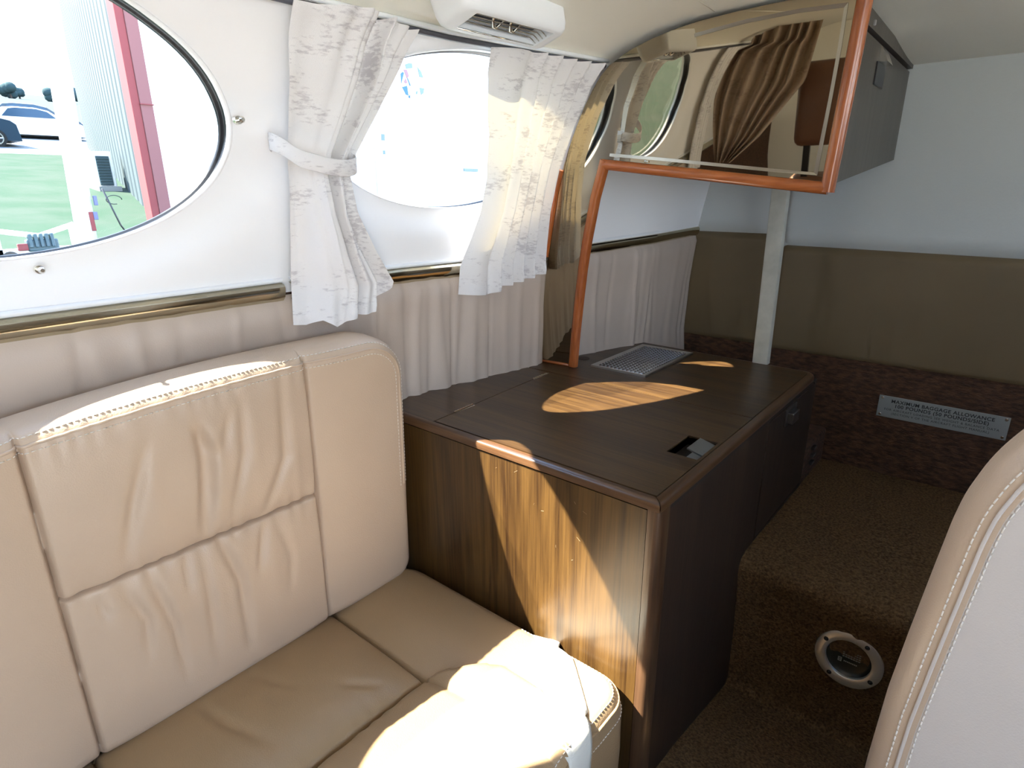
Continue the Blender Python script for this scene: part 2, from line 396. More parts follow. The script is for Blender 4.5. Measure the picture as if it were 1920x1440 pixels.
# aft wall at y=1.65
Y = 1.65
mb = MB(); mb.box(-.95, .80, Y+.01, Y+.04, -.25, 1.2); wa = mb.build('wall_aft', 'whitevinyl'); tag(wa, kind='structure')
def soft_panel(name, x0, x1, z0, z1, m, parent, y=Y, bulge=.012, seed=1, nwr=0, amp=.003, corner=.012, zt=None, zb=None):
    g = gather(max(1, nwr), x0, x1, seed); nu = max(24, int((x1-x0)*200))
    def f(u, v):
        x = x0+(x1-x0)*u; zz1 = z1 if zt is None else z1+(zt-z1)*u; zz0 = z0 if zb is None else z0+(zb-z0)*u; z = zz0+(zz1-zz0)*v
        du = min(u, 1-u)*(x1-x0); dv = min(v, 1-v)*(zz1-z0); e = 1
        for d in (du, dv):
            k = min(1, d/corner); e *= math.sqrt(max(0, 1-(1-k)**2))
        if du < corner and dv < corner:
            r = math.hypot(corner-du, corner-dv)
            if r > corner:
                kx = (corner-du)*(1-corner/r); kz = (corner-dv)*(1-corner/r)
                x += kx if u < .5 else -kx; z += kz if v < .5 else -kz
        w = amp*g(x, v)*e if nwr else 0
        return (x, y+.008-bulge*e-w, z)
    V, F = grid(nu, 28, f); return obj(name, V, F, m, parent)
soft_panel('white_panel', -.476, .80, .770, 1.25, 'whitevinyl', wa, corner=.014, zb=.757)
soft_panel('white_panel', -.74, -.480, .793, 1.25, 'whitevinyl', wa, corner=.010)
soft_panel('leather_panel', -.478, .80, .490, .768, 'aftleather', wa, seed=21, nwr=34, amp=.003, zt=.755, bulge=.016)
soft_panel('leather_panel', -.735, -.480, .495, .795, 'aftleather', wa, seed=8, nwr=7, amp=.003, bulge=.018)
mb = MB(); mb.box(-.95, .80, Y-.006, Y+.012, -.25, .505); mb.build('woven_panel', 'wallcarpet', wa)
# white door post standing on the credenza
pt = thing('post', (-.43, 1.43, .51), 'narrow scuffed white upright post between wooden counter top and wall cabinet', 'post')
V, F = grid(14, 12, lambda u, v: ((-.429-.004*u)+[-.018, -.018, -.0165, -.013, 0, .013, .0165, .018, .018, .018, -.018, -.018][round(v*11)], 1.43+[.012, -.002, -.005, -.006, -.006, -.006, -.005, -.002, .012, .012, .012, .012][round(v*11)], .5105+u*.42))
obj('post_face', V, F, mat('scuffed_white', (.52, .51, .44), .5, color2=(.42, .41, .35), noise_scale=30), pt, True, 40)

# front bulkhead with windshield opening, simple closure
mb = MB(); mb.box(-.95, .80, -1.98, -1.94, -.2, 1.25); wf = mb.build('wall_front', 'headliner'); tag(wf, kind='structure')

# ------------------------------------------------------------------ carpeted floor with raised aft step
prof = [(-1.95, -.02), (-.5, -.02), (.5, -.02), (.70, -.015), (.80, -.03), (.92, -.058), (1.02, -.082), (1.055, -.088), (1.066, -.075), (1.066, -.04), (1.062, .04), (1.056, .11),
        (1.048, .165), (1.042, .193), (1.043, .210), (1.052, .222), (1.072, .228), (1.11, .229), (1.2, .225), (1.4, .222), (1.66, .220)]
def resample(p, d):
    r = [p[0]]
    for a, b in zip(p[:-1], p[1:]):
        L = math.dist(a, b); n = max(1, int(L/d))
        for i in range(1, n+1): r.append((a[0]+(b[0]-a[0])*i/n, a[1]+(b[1]-a[1])*i/n))
    return r
pr1 = [prof[0], prof[1], prof[2]]+resample(prof[2:], .006)[1:]
nx = 150; x0, x1 = -.34, .45
V = []; F = []
for i in range(nx):
    x = x0+(x1-x0)*i/(nx-1)
    for j, (y, z) in enumerate(pr1):
        k = noise.noise(Vector((x*60, y*60, z*60)))*.0022+noise.noise(Vector((x*9, y*9, z*9)))*.003
        V.append((x, y-k*.7, z+k*.7))
n = len(pr1)
for i in range(nx-1):
    for j in range(n-1): a = i*n+j; F.append((a, a+n, a+n+1, a+1))
b = len(V)
for x in (-.95, x0+.01, x1-.01, .82):
    for y, z in prof: V.append((x, y, z-.004))
n2 = len(prof)
for i in (0, 2):
    for j in range(n2-1): a = b+i*n2+j; F.append((a, a+n2, a+n2+1, a+1))
fl = obj('floor', V, F, 'carpet'); tag(fl, kind='structure')
mb = MB(); mb.box(-.95, .80, -1.98, 1.69, -.30, -.22); mb.build('belly_skin', 'skin', fl)

# ------------------------------------------------------------------ credenza
cr = thing('credenza', (-.6, 1.05, 0), 'low dark walnut cabinet with hinged lid, latch and metal tray on top', 'cabinet')
def top_left(y): return interp(y, [.66, .743, .935, 1.12, 1.25, 1.45], [-.925, -.918, -.886, -.846, -.81, -.757])
FX, RX, FY, BY, TZ = -.303, -.303, .666, 1.445, .51
mb = MB(); mb.box(-.93, -.324, FY+.003, FY+.022, -.03, .492); mb.build('front_panel', 'frontwood', cr)
# rounded corner stile
arc = [(-.3225, FY+.0015), (-.313, FY+.0015), (-.308, FY+.003), (-.3045, FY+.0065), (-.303, FY+.011), (-.303, FY+.030), (-.3225, FY+.030)]
mb = MB(); mb.prism(arc, 'z', -.04, .496); mb.build('corner_stile', 'stile', cr, True, 35)
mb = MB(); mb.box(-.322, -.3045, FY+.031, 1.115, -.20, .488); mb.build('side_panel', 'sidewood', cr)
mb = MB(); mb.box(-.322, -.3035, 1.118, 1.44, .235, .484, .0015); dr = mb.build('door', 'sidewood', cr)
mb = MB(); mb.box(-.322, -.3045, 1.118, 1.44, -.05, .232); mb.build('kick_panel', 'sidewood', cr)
mb = MB(); mb.box(-.3035, -.288, 1.222, 1.262, .452, .476, .002).box(-.3035, -.300, 1.215, 1.285, .446, .482, .001); mb.build('latch', 'handle', dr)
mb = MB(); mb.box(-.90, -.3045, 1.43, 1.445, .1, .492); mb.build('back_panel', 'sidewood', cr)
mb = MB(); mb.box(-.75, -.3045, 1.447, 1.649, .05, .31, .01); mb.build('rear_filler_box', 'wallcarpet', cr)
mb = MB()
for zz in (.255, .275, .295): mb.box(-.304, -.297, 1.50, 1.522, zz, zz+.008, .001)
mb.build('catch', 'handle', cr)
# top: wall strip, lid, aft board
def board(poly, z0, z1, name, m='topwood', parent=cr, bev=.0012):
    bm = bmesh.new(); vs = [bm.verts.new((p[0], p[1], z0)) for p in poly]; f = bm.faces.new(vs)
    r = bmesh.ops.extrude_face_region(bm, geom=[f]); 
    for v in r['geom']:
        if isinstance(v, bmesh.types.BMVert): v.co.z = z1
    if bev: bmesh.ops.bevel(bm, geom=[e for e in bm.edges if all(abs(v.co.z-z1) < 1e-6 for v in e.verts)], offset=bev, segments=2, affect='EDGES')
    bm.verts.index_update(); V = [v.co[:] for v in bm.verts]; F = [[v.index for v in f.verts] for f in bm.faces]; bm.free()
    return obj(name, V, F, m, parent, True, 30)
HX = -.765
board([(top_left(.679), .679), (-.7585, .679), (-.7765, 1.057), (top_left(1.057), 1.057)], .494, TZ, 'wall_side_board')
board([(top_left(1.0585), 1.0585), (-.318, 1.0585), (-.318, 1.418), (-.33, 1.431), (-.757, 1.443), (top_left(1.25), 1.25)], .494, TZ-.0003, 'aft_board')
# lid with rectangular cut-out for the latch
lx0, lx1, ly0, ly1 = -.757, -.318, .683, 1.057
hx0, hx1, hy0, hy1 = -.374, -.323, .826, .909
def lidx(y): return -.7577-(y-.679)*.0476
V = []; F = []
for z in (TZ, .494):
    for y in (ly0, hy0, hy1, ly1):
        for x in (lidx(y), hx0, hx1, lx1): V.append((x, y, z))
for i in range(3):
    for j in range(3):
        if (i, j) == (1, 1): continue
        a = i*4+j; F += [(a, a+1, a+5, a+4), (a+16, a+20, a+21, a+17)]
for a, b in ((0, 1), (1, 2), (2, 3), (3, 7), (7, 11), (11, 15), (15, 14), (14, 13), (13, 12), (12, 8), (8, 4), (4, 0), (5, 6), (6, 10), (10, 9), (9, 5)): F.append((a, b, b+16, a+16))
lid = obj('lid', V, F, 'topwood', cr, False)
mb = MB(); mb.box(hx0, hx1, hy0, hy1, .470, .472).box(hx0-.001, hx0, hy0, hy1, .47, .507).box(hx1, hx1+.001, hy0, hy1, .47, .507).box(hx0, hx1, hy0-.001, hy0, .47, .507).box(hx0, hx1, hy1, hy1+.001, .47, .507)
mb.build('latch_recess', 'dark', lid)
mb = MB(); mb.box(-.352, -.3235, .8265, .9085, .4935, .4965); mb.add([(-.350, .848, .515), (-.3215, .848, .508), (-.3215, .900, .508), (-.350, .900, .515), (-.350, .848, .5125), (-.3215, .848, .5055), (-.3215, .900, .5055), (-.350, .900, .5125)], [(0, 1, 2, 3), (7, 6, 5, 4), (0, 4, 5, 1), (1, 5, 6, 2), (2, 6, 7, 3), (3, 7, 4, 0)])
mb.build('latch_paddle', 'brushed', lid)
mb = MB()
for p in ((-.368, .84), (-.368, .87), (-.360, .86)): mb.cyl((p[0], p[1], .472), (0, 0, 1), .0022, .012, 10)
mb.build('screw', 'brushed', lid)
mb = MB(); mb.box(-.93, -.3045, .69, 1.44, .488, .4935); mb.build('top_substrate', 'dark', cr)
# nosings
def nose(pts_fn, n, name, m):
    pr = [(0, -.0145), (0, -.0055), (.0012, -.0026), (.004, -.0006), (.008, .0002), (.0135, 0), (.0135, -.014)]
    V = []; F = []
    for i in range(n):
        for d, h in pr: V.append(pts_fn(i/(n-1), d, TZ+h))
    k = len(pr)
    for i in range(n-1):
        for j in range(k-1): a = i*k+j; F.append((a, a+1, a+k+1, a+k))
    return obj(name, V, F, m, cr, True, 50)
nose(lambda t, d, z: (-.93+(.93-.318+.0135-d*1.0)*t, FY+d, z), 8, 'front_nosing', 'nosing')
def sn(t, d, z):
    if t < .82: return (RX-d, FY+d*.98+(1.405-FY-d)*(t/.82), z)
    a = (t-.82)/.18*math.pi/2; r = .030
    return (RX-.030+(r-d)*math.cos(a), 1.405+(r-d)*math.sin(a), z)
nose(sn, 60, 'side_nosing', 'nosingy')
nose(lambda t, d, z: (-.333-.424*t, 1.435+.010*t-d, z), 8, 'rear_nosing', 'nosing')
# hinges in the lid joint
for y0 in (.734, .989):
    mb = MB()
    for k in range(7):
        y = y0+k*.0078; x = lidx(y)-.0005; mb.cyl((x, y, TZ+.0008), (-.0476, 1, 0), .0021, .0066, 10)
    mb.box(lidx(y0)-.004, lidx(y0)+.0035, y0, y0+.054, TZ, TZ+.0008)
    mb.build('hinge', 'chrome', cr)
mb = MB(); mb.cyl((-.781, 1.203, TZ), (0, 0, 1), .0145, .0012, 28); mb.build('cap_disc', 'sidewood', cr)
# pale scratches on the front panel
mb = MB(); rr = random.Random(4)
for (x, z) in [(-.60, .47), (-.52, .43), (-.505, .425), (-.42, .45), (-.44, .46), (-.475, .37), (-.445, .36), (-.56, .475), (-.43, .40)]:
    a = rr.uniform(0, 3); L = rr.uniform(.003, .009); mb.tube([(x, FY+.0028, z), (x+L*math.cos(a), FY+.0027, z+L*math.sin(a))], .00016, 4)
tag(mb.build('scratch_marks', mat('pale_scratch', (.35, .26, .16), .6), cr), kind='stuff')

# perforated metal tray on the aft board
tr = thing('tray', (-.657, 1.28, TZ), 'shallow perforated metal tray set on aft end of wooden counter', 'tray')
tx0, tx1, ty0, ty1 = -.729, -.587, 1.155, 1.407
def rectring(a, b, za, zb):
    def c(i, z): return [(tx0+i, ty0+i, z), (tx1-i, ty0+i, z), (tx1-i, ty1-i, z), (tx0+i, ty1-i, z)]
    return c(a, za)+c(b, zb), [(k, (k+1) % 4, 4+(k+1) % 4, 4+k) for k in range(4)]
mb = MB()
for (a, b, za, zb) in ((0, 0, TZ, TZ+.0045), (0, .004, TZ+.0045, TZ+.0052), (.004, .013, TZ+.0052, TZ+.0022)): mb.add(*rectring(a, b, za, zb))
mb.build('rim', 'brushed', tr)
mb = MB(); mb.box(tx0+.01, tx1-.01, ty0+.01, ty1-.01, TZ+.0003, TZ+.0006); mb.build('cavity_shade', 'black', tr)  # black sheet standing in for the shade beneath the perforated plate
V = []; F = []
nxh, nyh = 11, 20; gx0, gx1, gy0, gy1 = tx0+.013, tx1-.013, ty0+.013, ty1-.013
cwx, cwy = (gx1-gx0)/nxh, (gy1-gy0)/nyh; zp = TZ+.0022
for i in range(nxh):
    for j in range(nyh):
        cx, cy = gx0+(i+.5)*cwx, gy0+(j+.5)*cwy; b = len(V)
        sq = [(-1, -1), (0, -1), (1, -1), (1, 0), (1, 1), (0, 1), (-1, 1), (-1, 0)]
        for a in sq: V.append((cx+a[0]*cwx/2, cy+a[1]*cwy/2, zp))
        for a in sq:
            n_ = math.hypot(*a); V.append((cx+a[0]/n_*.0050, cy+a[1]/n_*.0050, zp+.0018))
        for a in sq:
            n_ = math.hypot(*a); V.append((cx+a[0]/n_*.0037, cy+a[1]/n_*.0037, zp+.0004))
        for k in range(8):
            F.append((b+k, b+(k+1) % 8, b+8+(k+1) % 8, b+8+k)); F.append((b+8+k, b+8+(k+1) % 8, b+16+(k+1) % 8, b+16+k))
obj('perforated_plate', V, F, mat('perforated_steel', (.36, .38, .42), .24, 1.0), tr, True, 30)

# ------------------------------------------------------------------ mirrored partition
def my(x, z): return 1.125+.08*(x+.76)-.098*(z-.51)
mpn = thing('mirror_partition', (-.6, 1.13, TZ), 'bronze mirror panel in curved orange wood edging, from ceiling down to wooden counter', 'mirror')
outer = [(-.850, .509), (-.847, .53), (-.838, .60), (-.831, .667), (-.823, .72), (-.814, .766), (-.803, .813), (-.792, .859), (-.781, .905), (-.768, .947), (-.752, .988), (-.733, 1.027), (-.714, 1.062), (-.695, 1.091), (-.678, 1.112), (-.660, 1.128), (-.630, 1.143), (-.606, 1.152), (-.579, 1.160), (-.540, 1.169), (-.494, 1.176), (-.433, 1.181), (-.376, 1.184), (-.314, 1.185), (-.256, 1.184)]
inner = [(-.256, 1.129), (-.260, 1.087), (-.264, 1.006), (-.272, .914), (-.361, .922), (-.453, .933), (-.564, .946), (-.674, .959), (-.695, .892), (-.716, .805), (-.739, .676), (-.753, .574), (-.761, .509)]
poly = outer+inner
def clip_tess(poly, z_or_y_fn, name, m, parent, th):
    n = len(poly); pts = [Vector(p) for p in poly]
    v2, _, f2, *_ = delaunay_2d_cdt(pts, [(i, (i+1) % n) for i in range(n)], [], 1, 1e-6)
    V = [(p[0], z_or_y_fn(p[0], p[1]), p[1]) for p in v2]; k = len(V)
    V += [(x, y+th, z) for x, y, z in V]; F = [tuple(f) for f in f2]+[tuple(i+k for i in f) for f in f2]
    F += [(i, (i+1) % n, (i+1) % n+k, i+k) for i in range(n)]
    return obj(name, V, F, m, parent, False)
clip_tess(poly, my, 'mirror_glass', 'mirror', mpn, .006)
# bevelled band inset from the edge of the upper mirror
def band(path, wd, name, off=-.0006):
    V = []; F = []
    for i, p in enumerate(path):
        a = Vector(path[max(0, i-1)]); b = Vector(path[min(len(path)-1, i+1)]); t = (b-a).normalized(); nrm = Vector((-t.y, t.x))
        if 0 < i < len(path)-1:
            t1 = (Vector(p)-a).normalized(); t2 = (b-Vector(p)).normalized(); c = max(.5, math.cos(t1.angle(t2)/2)) if t1.length and t2.length else 1
            nrm = nrm/c
        for s_ in (-.5, .5): q_ = Vector(p)+nrm*wd*s_; V.append((q_.x, my(q_.x, q_.y)+off-.0007*(s_+.5), q_.y))
    for i in range(len(path)-1): a = 2*i; F.append((a, a+1, a+3, a+2))
    return obj(name, V, F, 'bevel', mpn, False)
band([(-.50, 1.156), (-.455, 1.161), (-.415, 1.165), (-.336, 1.168), (-.272, 1.166), (-.274, 1.11), (-.278, 1.045), (-.287, .930), (-.362, .938), (-.454, .949), (-.564, .962), (-.660, .972)], .0055, 'bevelled_band')
def rail(path, name, m, r=.0105, tilt=True, yo=.001):
    P = [Vector((p[0], my(p[0], p[1])+yo, p[1])) for p in path]
    Q = []
    for i in range(len(P)-1):
        for k in range(4): Q.append(P[i].lerp(P[i+1], k/4))
    Q.append(P[-1])
    V = []; F = []; sec = [(-1, .6), (-1, -.35), (-.8, -.75), (-.4, -.98), (0, -1.05), (.4, -.98), (.8, -.75), (1, -.35), (1, .6)]
    for i, p in enumerate(Q):
        t = (Q[min(i+1, len(Q)-1)]-Q[max(i-1, 0)]).normalized(); n_ = Vector((0, 1, 0)).cross(t).normalized()
        for a, b in sec: V.append(p+n_*a*r+Vector((0, 1, 0))*b*r)
    k = len(sec)
    for i in range(len(Q)-1):
        for j in range(k): a = i*k+j; b2 = i*k+(j+1) % k; F.append((a, b2, b2+k, a+k))
    F.append(tuple(range(k))); F.append(tuple(range((len(Q)-1)*k, len(Q)*k)))
    return obj(name, V, F, m, mpn, True, 40)
rail([(-.760, .512), (-.750, .594), (-.738, .676), (-.727, .745), (-.715, .805), (-.694, .892), (-.671, .962)], 'lower_edging', 'cherryz', .0098)
rail([(-.675, .955), (-.564, .942), (-.453, .929), (-.361, .918), (-.265, .907)], 'bottom_edging', 'cherry', .0098)
rail([(-.267, .901), (-.260, 1.006), (-.254, 1.09), (-.248, 1.186)], 'side_edging', 'cherryz', .0105)
rail([(-.823, .766), (-.812, .813), (-.801, .859), (-.790, .905), (-.776, .947)], 'wall_edging', 'cherryz', .0095)
mb = MB(); mb.tube([(-.850, 1.116, .513), (-.765, 1.124, .513)], .0035, 6); mb.build('foot_bead', 'cherry', mpn, True)

# ------------------------------------------------------------------ overhead cabinet behind the mirror
oc = thing('overhead_cabinet', (-.3, 1.38, .91), 'grey brown wall cabinet with flush side door, hung behind mirror from ceiling', 'cabinet')
def sp(y0, y1, zb0, zb1, zt0, zt1, xa, xb): return [(x, y, z) for x in (xa, xb) for y, z in ((y0, zb0), (y1, zb1), (y1, zt1), (y0, zt0))], [(0, 1, 2, 3), (7, 6, 5, 4), (0, 4, 5, 1), (1, 5, 6, 2), (2, 6, 7, 3), (3, 7, 4, 0)]
mb = MB(); mb.add(*sp(1.122, 1.648, .912, .966, 1.149, 1.143, -.275, -.262)); od = mb.build('door', 'laminate', oc)
mb = MB(); mb.add(*sp(1.112, 1.649, 1.1535, 1.1485, 1.180, 1.165, -.278, -.257)); mb.build('top_rail', 'laminate', oc)
mb = MB(); mb.add(*sp(1.112, 1.648, 1.146, 1.142, 1.156, 1.150, -.282, -.268)); mb.build('shadow_gap', 'dark', oc)
V, F = grid(2, 2, lambda u, v: (-.268-.42*u, 1.118+.53*v, .913+.05*u+.054*v*(1-u)+.0*v)); V2 = [(x, y, z+.012) for x, y, z in V]
mb = MB(); mb.add(V, F).add(V2, F); mb.build('bottom_panel', 'laminate', oc)
mb = MB(); mb.box(-.2635, -.2595, 1.312, 1.385, 1.082, 1.119, .0008); mb.build('latch_cup', 'black', od)
mb = MB(); mb.add([(-.2615, 1.322, 1.142), (-.2615, 1.375, 1.141), (-.2615, 1.375, 1.118), (-.2615, 1.322, 1.119), (-.2575, 1.322, 1.142), (-.2575, 1.375, 1.141), (-.247, 1.375, 1.118), (-.247, 1.322, 1.119)], [(0, 1, 2, 3), (4, 7, 6, 5), (0, 4, 5, 1), (1, 5, 6, 2), (2, 6, 7, 3), (3, 7, 4, 0)]); mb.build('latch_lever', 'chrome', od)
mb = MB(); mb.box(-.258, -.254, 1.22, 1.226, 1.158, 1.166, .001); mb.build('bumper', 'brushed', oc)

# ------------------------------------------------------------------ cushions
def rr_k(u, v, a, b, r):
    """scale factor so that the unit-square ray lands on a rounded rectangle"""
    X, Z = abs(u)*a, abs(v)*b
    m_ = max(abs(u), abs(v)); 
    if m_ < 1e-9: return 1.
    X /= m_; Z /= m_
    if X <= a-r or Z <= b-r: return 1.
    # intersect ray (X,Z)*t with corner circle centre (a-r,b-r)
    A = X*X+Z*Z; B = -2*(X*(a-r)+Z*(b-r)); C = (a-r)**2+(b-r)**2-r*r
    return (-B+math.sqrt(max(0, B*B-4*A*C)))/(2*A)
def seamgrid(n, seams):
    t = list(np.linspace(-1, 1, n)); t = [math.sin(x*math.pi/2)*.2+x*.8 for x in t]
    for c in seams:
        t = [x for x in t if abs(x-c) > .045]+[c+d for d in (-.036, -.026, -.018, -.012, -.007, -.0035, 0, .0035, .007, .012, .018, .026, .036)]
    return sorted(t)
def pillow(a, b, Rc, re, depth, nu, nv, height, su=(), sv=(), Rb=None):
    """rounded slab, face towards +Z (local), returns V (local), F, info of front faces"""
    V = []; F = []
    fa, fb = a-re, b-re
    us = seamgrid(nu, [c/fa for c in su]); vs = seamgrid(nv, [c/fb for c in sv]); nu, nv = len(us), len(vs)
    for u in us:
        for v in vs:
            k = 1-(1-rr_k(u, v, fa, fb, max(.004, (Rc if (v > 0 or Rb is None) else Rb)-re)))*max(abs(u), abs(v))**5; V.append([u*fa*k, v*fb*k, 0])
    for i in range(nu-1):
        for j in range(nv-1): q = i*nv+j; F.append((q, q+nv, q+nv+1, q+1))
    nf = len(F)
    for q in V: q[2] = height(q[0], q[1])
    loop = [i*nv for i in range(nu)]+[(nu-1)*nv+j for j in range(1, nv)]+[i*nv+nv-1 for i in range(nu-2, -1, -1)]+[j for j in range(nv-2, 0, -1)]
    base = [tuple(V[i]) for i in loop]; n = len(loop); nr = []
    for i in range(n):
        p0, p1 = base[i-1], base[(i+1) % n]; t = Vector((p1[0]-p0[0], p1[1]-p0[1])).normalized(); nr.append((t.y, -t.x))
    lay = [(re*math.sin(t), -re*(1-math.cos(t))) for t in np.linspace(.2, math.pi/2, 7)]+[(re*1.02, -re-(depth-2*re)*.25), (re*1.05, -re-(depth-2*re)*.5), (re*1.02, -re-(depth-2*re)*.75), (re, -depth+re), (re*.7, -depth+re*.3), (0, -depth)]
    prev = loop; ring_ids = []
    for d, h in lay:
        cur = []
        for i in range(n):
            V.append([base[i][0]+nr[i][0]*d, base[i][1]+nr[i][1]*d, base[i][2]*max(0, 1+h/re)+h if h > -re else h]); cur.append(len(V)-1)
        for i in range(n): F.append((prev[i], prev[(i+1) % n], cur[(i+1) % n], cur[i]))
        prev = cur; ring_ids.append(cur)
    F.append(tuple(reversed(prev)))
    return np.array(V, float), F, nf, loop, ring_ids, nr
def split(name_map, V, F, nf, classify, parent, mats):
    groups = {}
    for k, f in enumerate(F):
        g = classify(np.mean([V[i] for i in f], axis=0), k < nf); groups.setdefault(g, []).append(f)
    return groups
def sub_obj(name, V, faces, m, parent):
    ids = sorted({i for f in faces for i in f}); mp_ = {i: k for k, i in enumerate(ids)}
    return obj(name, [V[i] for i in ids], [[mp_[i] for i in f] for f in faces], m, parent)
def crease(X, Z, pts, w_, d_):
    r = 0; n = len(pts)-1
    for i in range(n):
        ax, az = pts[i]; bx, bz = pts[i+1]; L2 = (bx-ax)**2+(bz-az)**2
        t = max(0, min(1, ((X-ax)*(bx-ax)+(Z-az)*(bz-az))/L2)); dd = (X-ax-t*(bx-ax))**2+(Z-az-t*(bz-az))**2
        g = (i+t)/n; r = max(r, math.exp(-dd/(w_*w_))*math.sin(math.pi*min(1, max(0, g*.86+.07))))
    return -d_*r
def stitches(path, normal_fn, name, parent, L=.0042, gap=.0022, w_=.0007, m='thread'):
    P = [Vector(p) for p in path]; mb = MB(); d = 0
    seg = [(P[i+1]-P[i]).length for i in range(len(P)-1)]; tot = sum(seg)
    def at(s_):
        k = 0
        while k < len(seg)-1 and s_ > seg[k]: s_ -= seg[k]; k += 1
        return P[k].lerp(P[k+1], min(1, s_/max(1e-9, seg[k])))
    while d+L < tot:
        a, b = at(d), at(d+L); n_ = normal_fn(a); mb.tube([a+n_*.0002, (a+b)/2+n_*.0009, b+n_*.0002], w_, 4); d += L+gap
    o = mb.build(name, m, parent, True); o['kind'] = 'stuff'; return o

# --- side-facing bench seat
bench = thing('bench_seat', (-.6, .285, 0), 'beige leather bench seat with stitched upright backrest under the left windows', 'seat')
CR = [([(.227, .634), (.201, .55), (.181, .47)], .009, .005), ([(.29, .627), (.291, .577), (.276, .47)], .0075, .0065), ([(.287, .633), (.302, .583), (.281, .452)], .009, .007),
      ([(.352, .65), (.346, .568), (.321, .479)], .008, .0045), ([(.333, .641), (.318, .577)], .006, .003), ([(.413, .658), (.408, .536), (.37, .458)], .009, .005),
      ([(.169, .434), (.19, .369), (.183, .312)], .007, .005), ([(.202, .436), (.22, .339), (.223, .245)], .007, .0055), ([(.297, .44), (.316, .361), (.315, .236)], .008, .0065), ([(.271, .442), (.269, .351), (.266, .247)], .007, .0035), ([(.364, .437), (.346, .361)], .007, .0045), ([(.144, .43), (.148, .396)], .005, .003), ([(.38, .44), (.40, .36), (.39, .30)], .008, .0025), ([(.25, .44), (.245, .38)], .005, .0035)]
byc, bzc, ba, bb = .285, .441, .367, .257
def bh(X, Zl):
    y, z = X+byc, Zl+bzc; h = .002
    def bump1(t, a, b, p=.5): 
        if t <= a or t >= b: return 0.
        return (1-abs((2*t-a-b)/(b-a))**3)
    L, Rr = .1095, .458
    gr = lambda d, w_, dp: -dp*math.exp(-(d/w_)**2)
    if y < L: h += .010*bump1(y, -.09, L)
    elif y > Rr: h += .010*bump1(y, Rr, .66)
    else:
        sz = .443
        zt_ = .69
        if z > sz: h += .016*bump1(z, sz, zt_)**.6*(.35+.65*bump1(y, L, Rr))
        else: h += .014*bump1(z, .15, sz)**.6*(.35+.65*bump1(y, L, Rr))
        h += gr(z-sz, .0028, .009)
        # small gathers along seams
        h += .0026*math.sin(y*210+2*math.sin(y*60))*math.exp(-abs(z-sz)/.012)+.0012*math.sin(y*260+3*math.sin(y*41))*math.exp(-abs(z-.668)/.014)
        for p, w_, d_ in CR: h += 1.5*crease(y, z, p, w_*.85, d_)+.35*d_*math.exp(-((y-(p[0][0]+p[1][0])/2-.013)/.008)**2)*math.exp(-((z-p[1][1])/.05)**2)
    h += gr(y-L, .0026, .009)+gr(y-Rr, .0026, .009)
    # top arch: keep
    return h
V, F, nf, loop, rings, nr = pillow(ba, bb, .085, .026, .095, 170, 130, bh, (.1095-byc, .458-byc), (.443-bzc,), .042)
def bench_xf(p):
    X, Zl, n_ = p; y = X+byc; z = Zl+bzc
    z += (-.017-.020*(max(0, .42-y)/.32)**2)*max(0, Zl/bb)
    return (-.811+n_+.034*(z-.2), y, z)
W = np.array([bench_xf(p) for p in V])
def cls(c, front):
    y, z = c[0]+byc, c[1]+bzc
    if not front: return 'gusset'
    if y < .1095: return 'left_bolster'
    if y > .458: return 'right_bolster'
    return 'upper_panel' if z > .443 else 'lower_panel'
for g, fs in split(None, V, F, nf, cls, None, None).items(): sub_obj(g, W, fs, 'leather', bench)
# double row of stitching on each side of the top seam
def ring_path(ids, off): return [Vector(W[i])+off for i in ids]
def front_n(p): return Vector((1, 0, 0))
n = len(loop)
sel = [i for i in range(n) if V[loop[i]][1] > -.05 and (V[loop[i]][0] > -.36)]
st = [i for i in sel]
def seam_path(k0, k1, t):
    P0 = [Vector(W[loop[i]]) if k0 < 0 else Vector(W[rings[k0][i]]) for i in st]; P1 = [Vector(W[rings[k1][i]]) for i in st]
    return [a.lerp(b, t) for a, b in zip(P0, P1)]
def dense(path):
    k = max(range(len(path)-1), key=lambda i: (path[i+1]-path[i]).length)
    if (path[k+1]-path[k]).length > .05: path = path[k+1:]+path[:k+1]
    return path
stitches(dense(seam_path(-1, 0, -.35)), lambda p: Vector((1, 0, .3)).normalized(), 'stitching', bench)
stitches(dense(seam_path(2, 3, .2)), lambda p: Vector((.6, 0, .8)).normalized(), 'stitching', bench)
mb = MB(); mb.tube(dense(seam_path(0, 1, .3)), .0022, 6); mb.build('seam_welt', 'leather', bench, True)

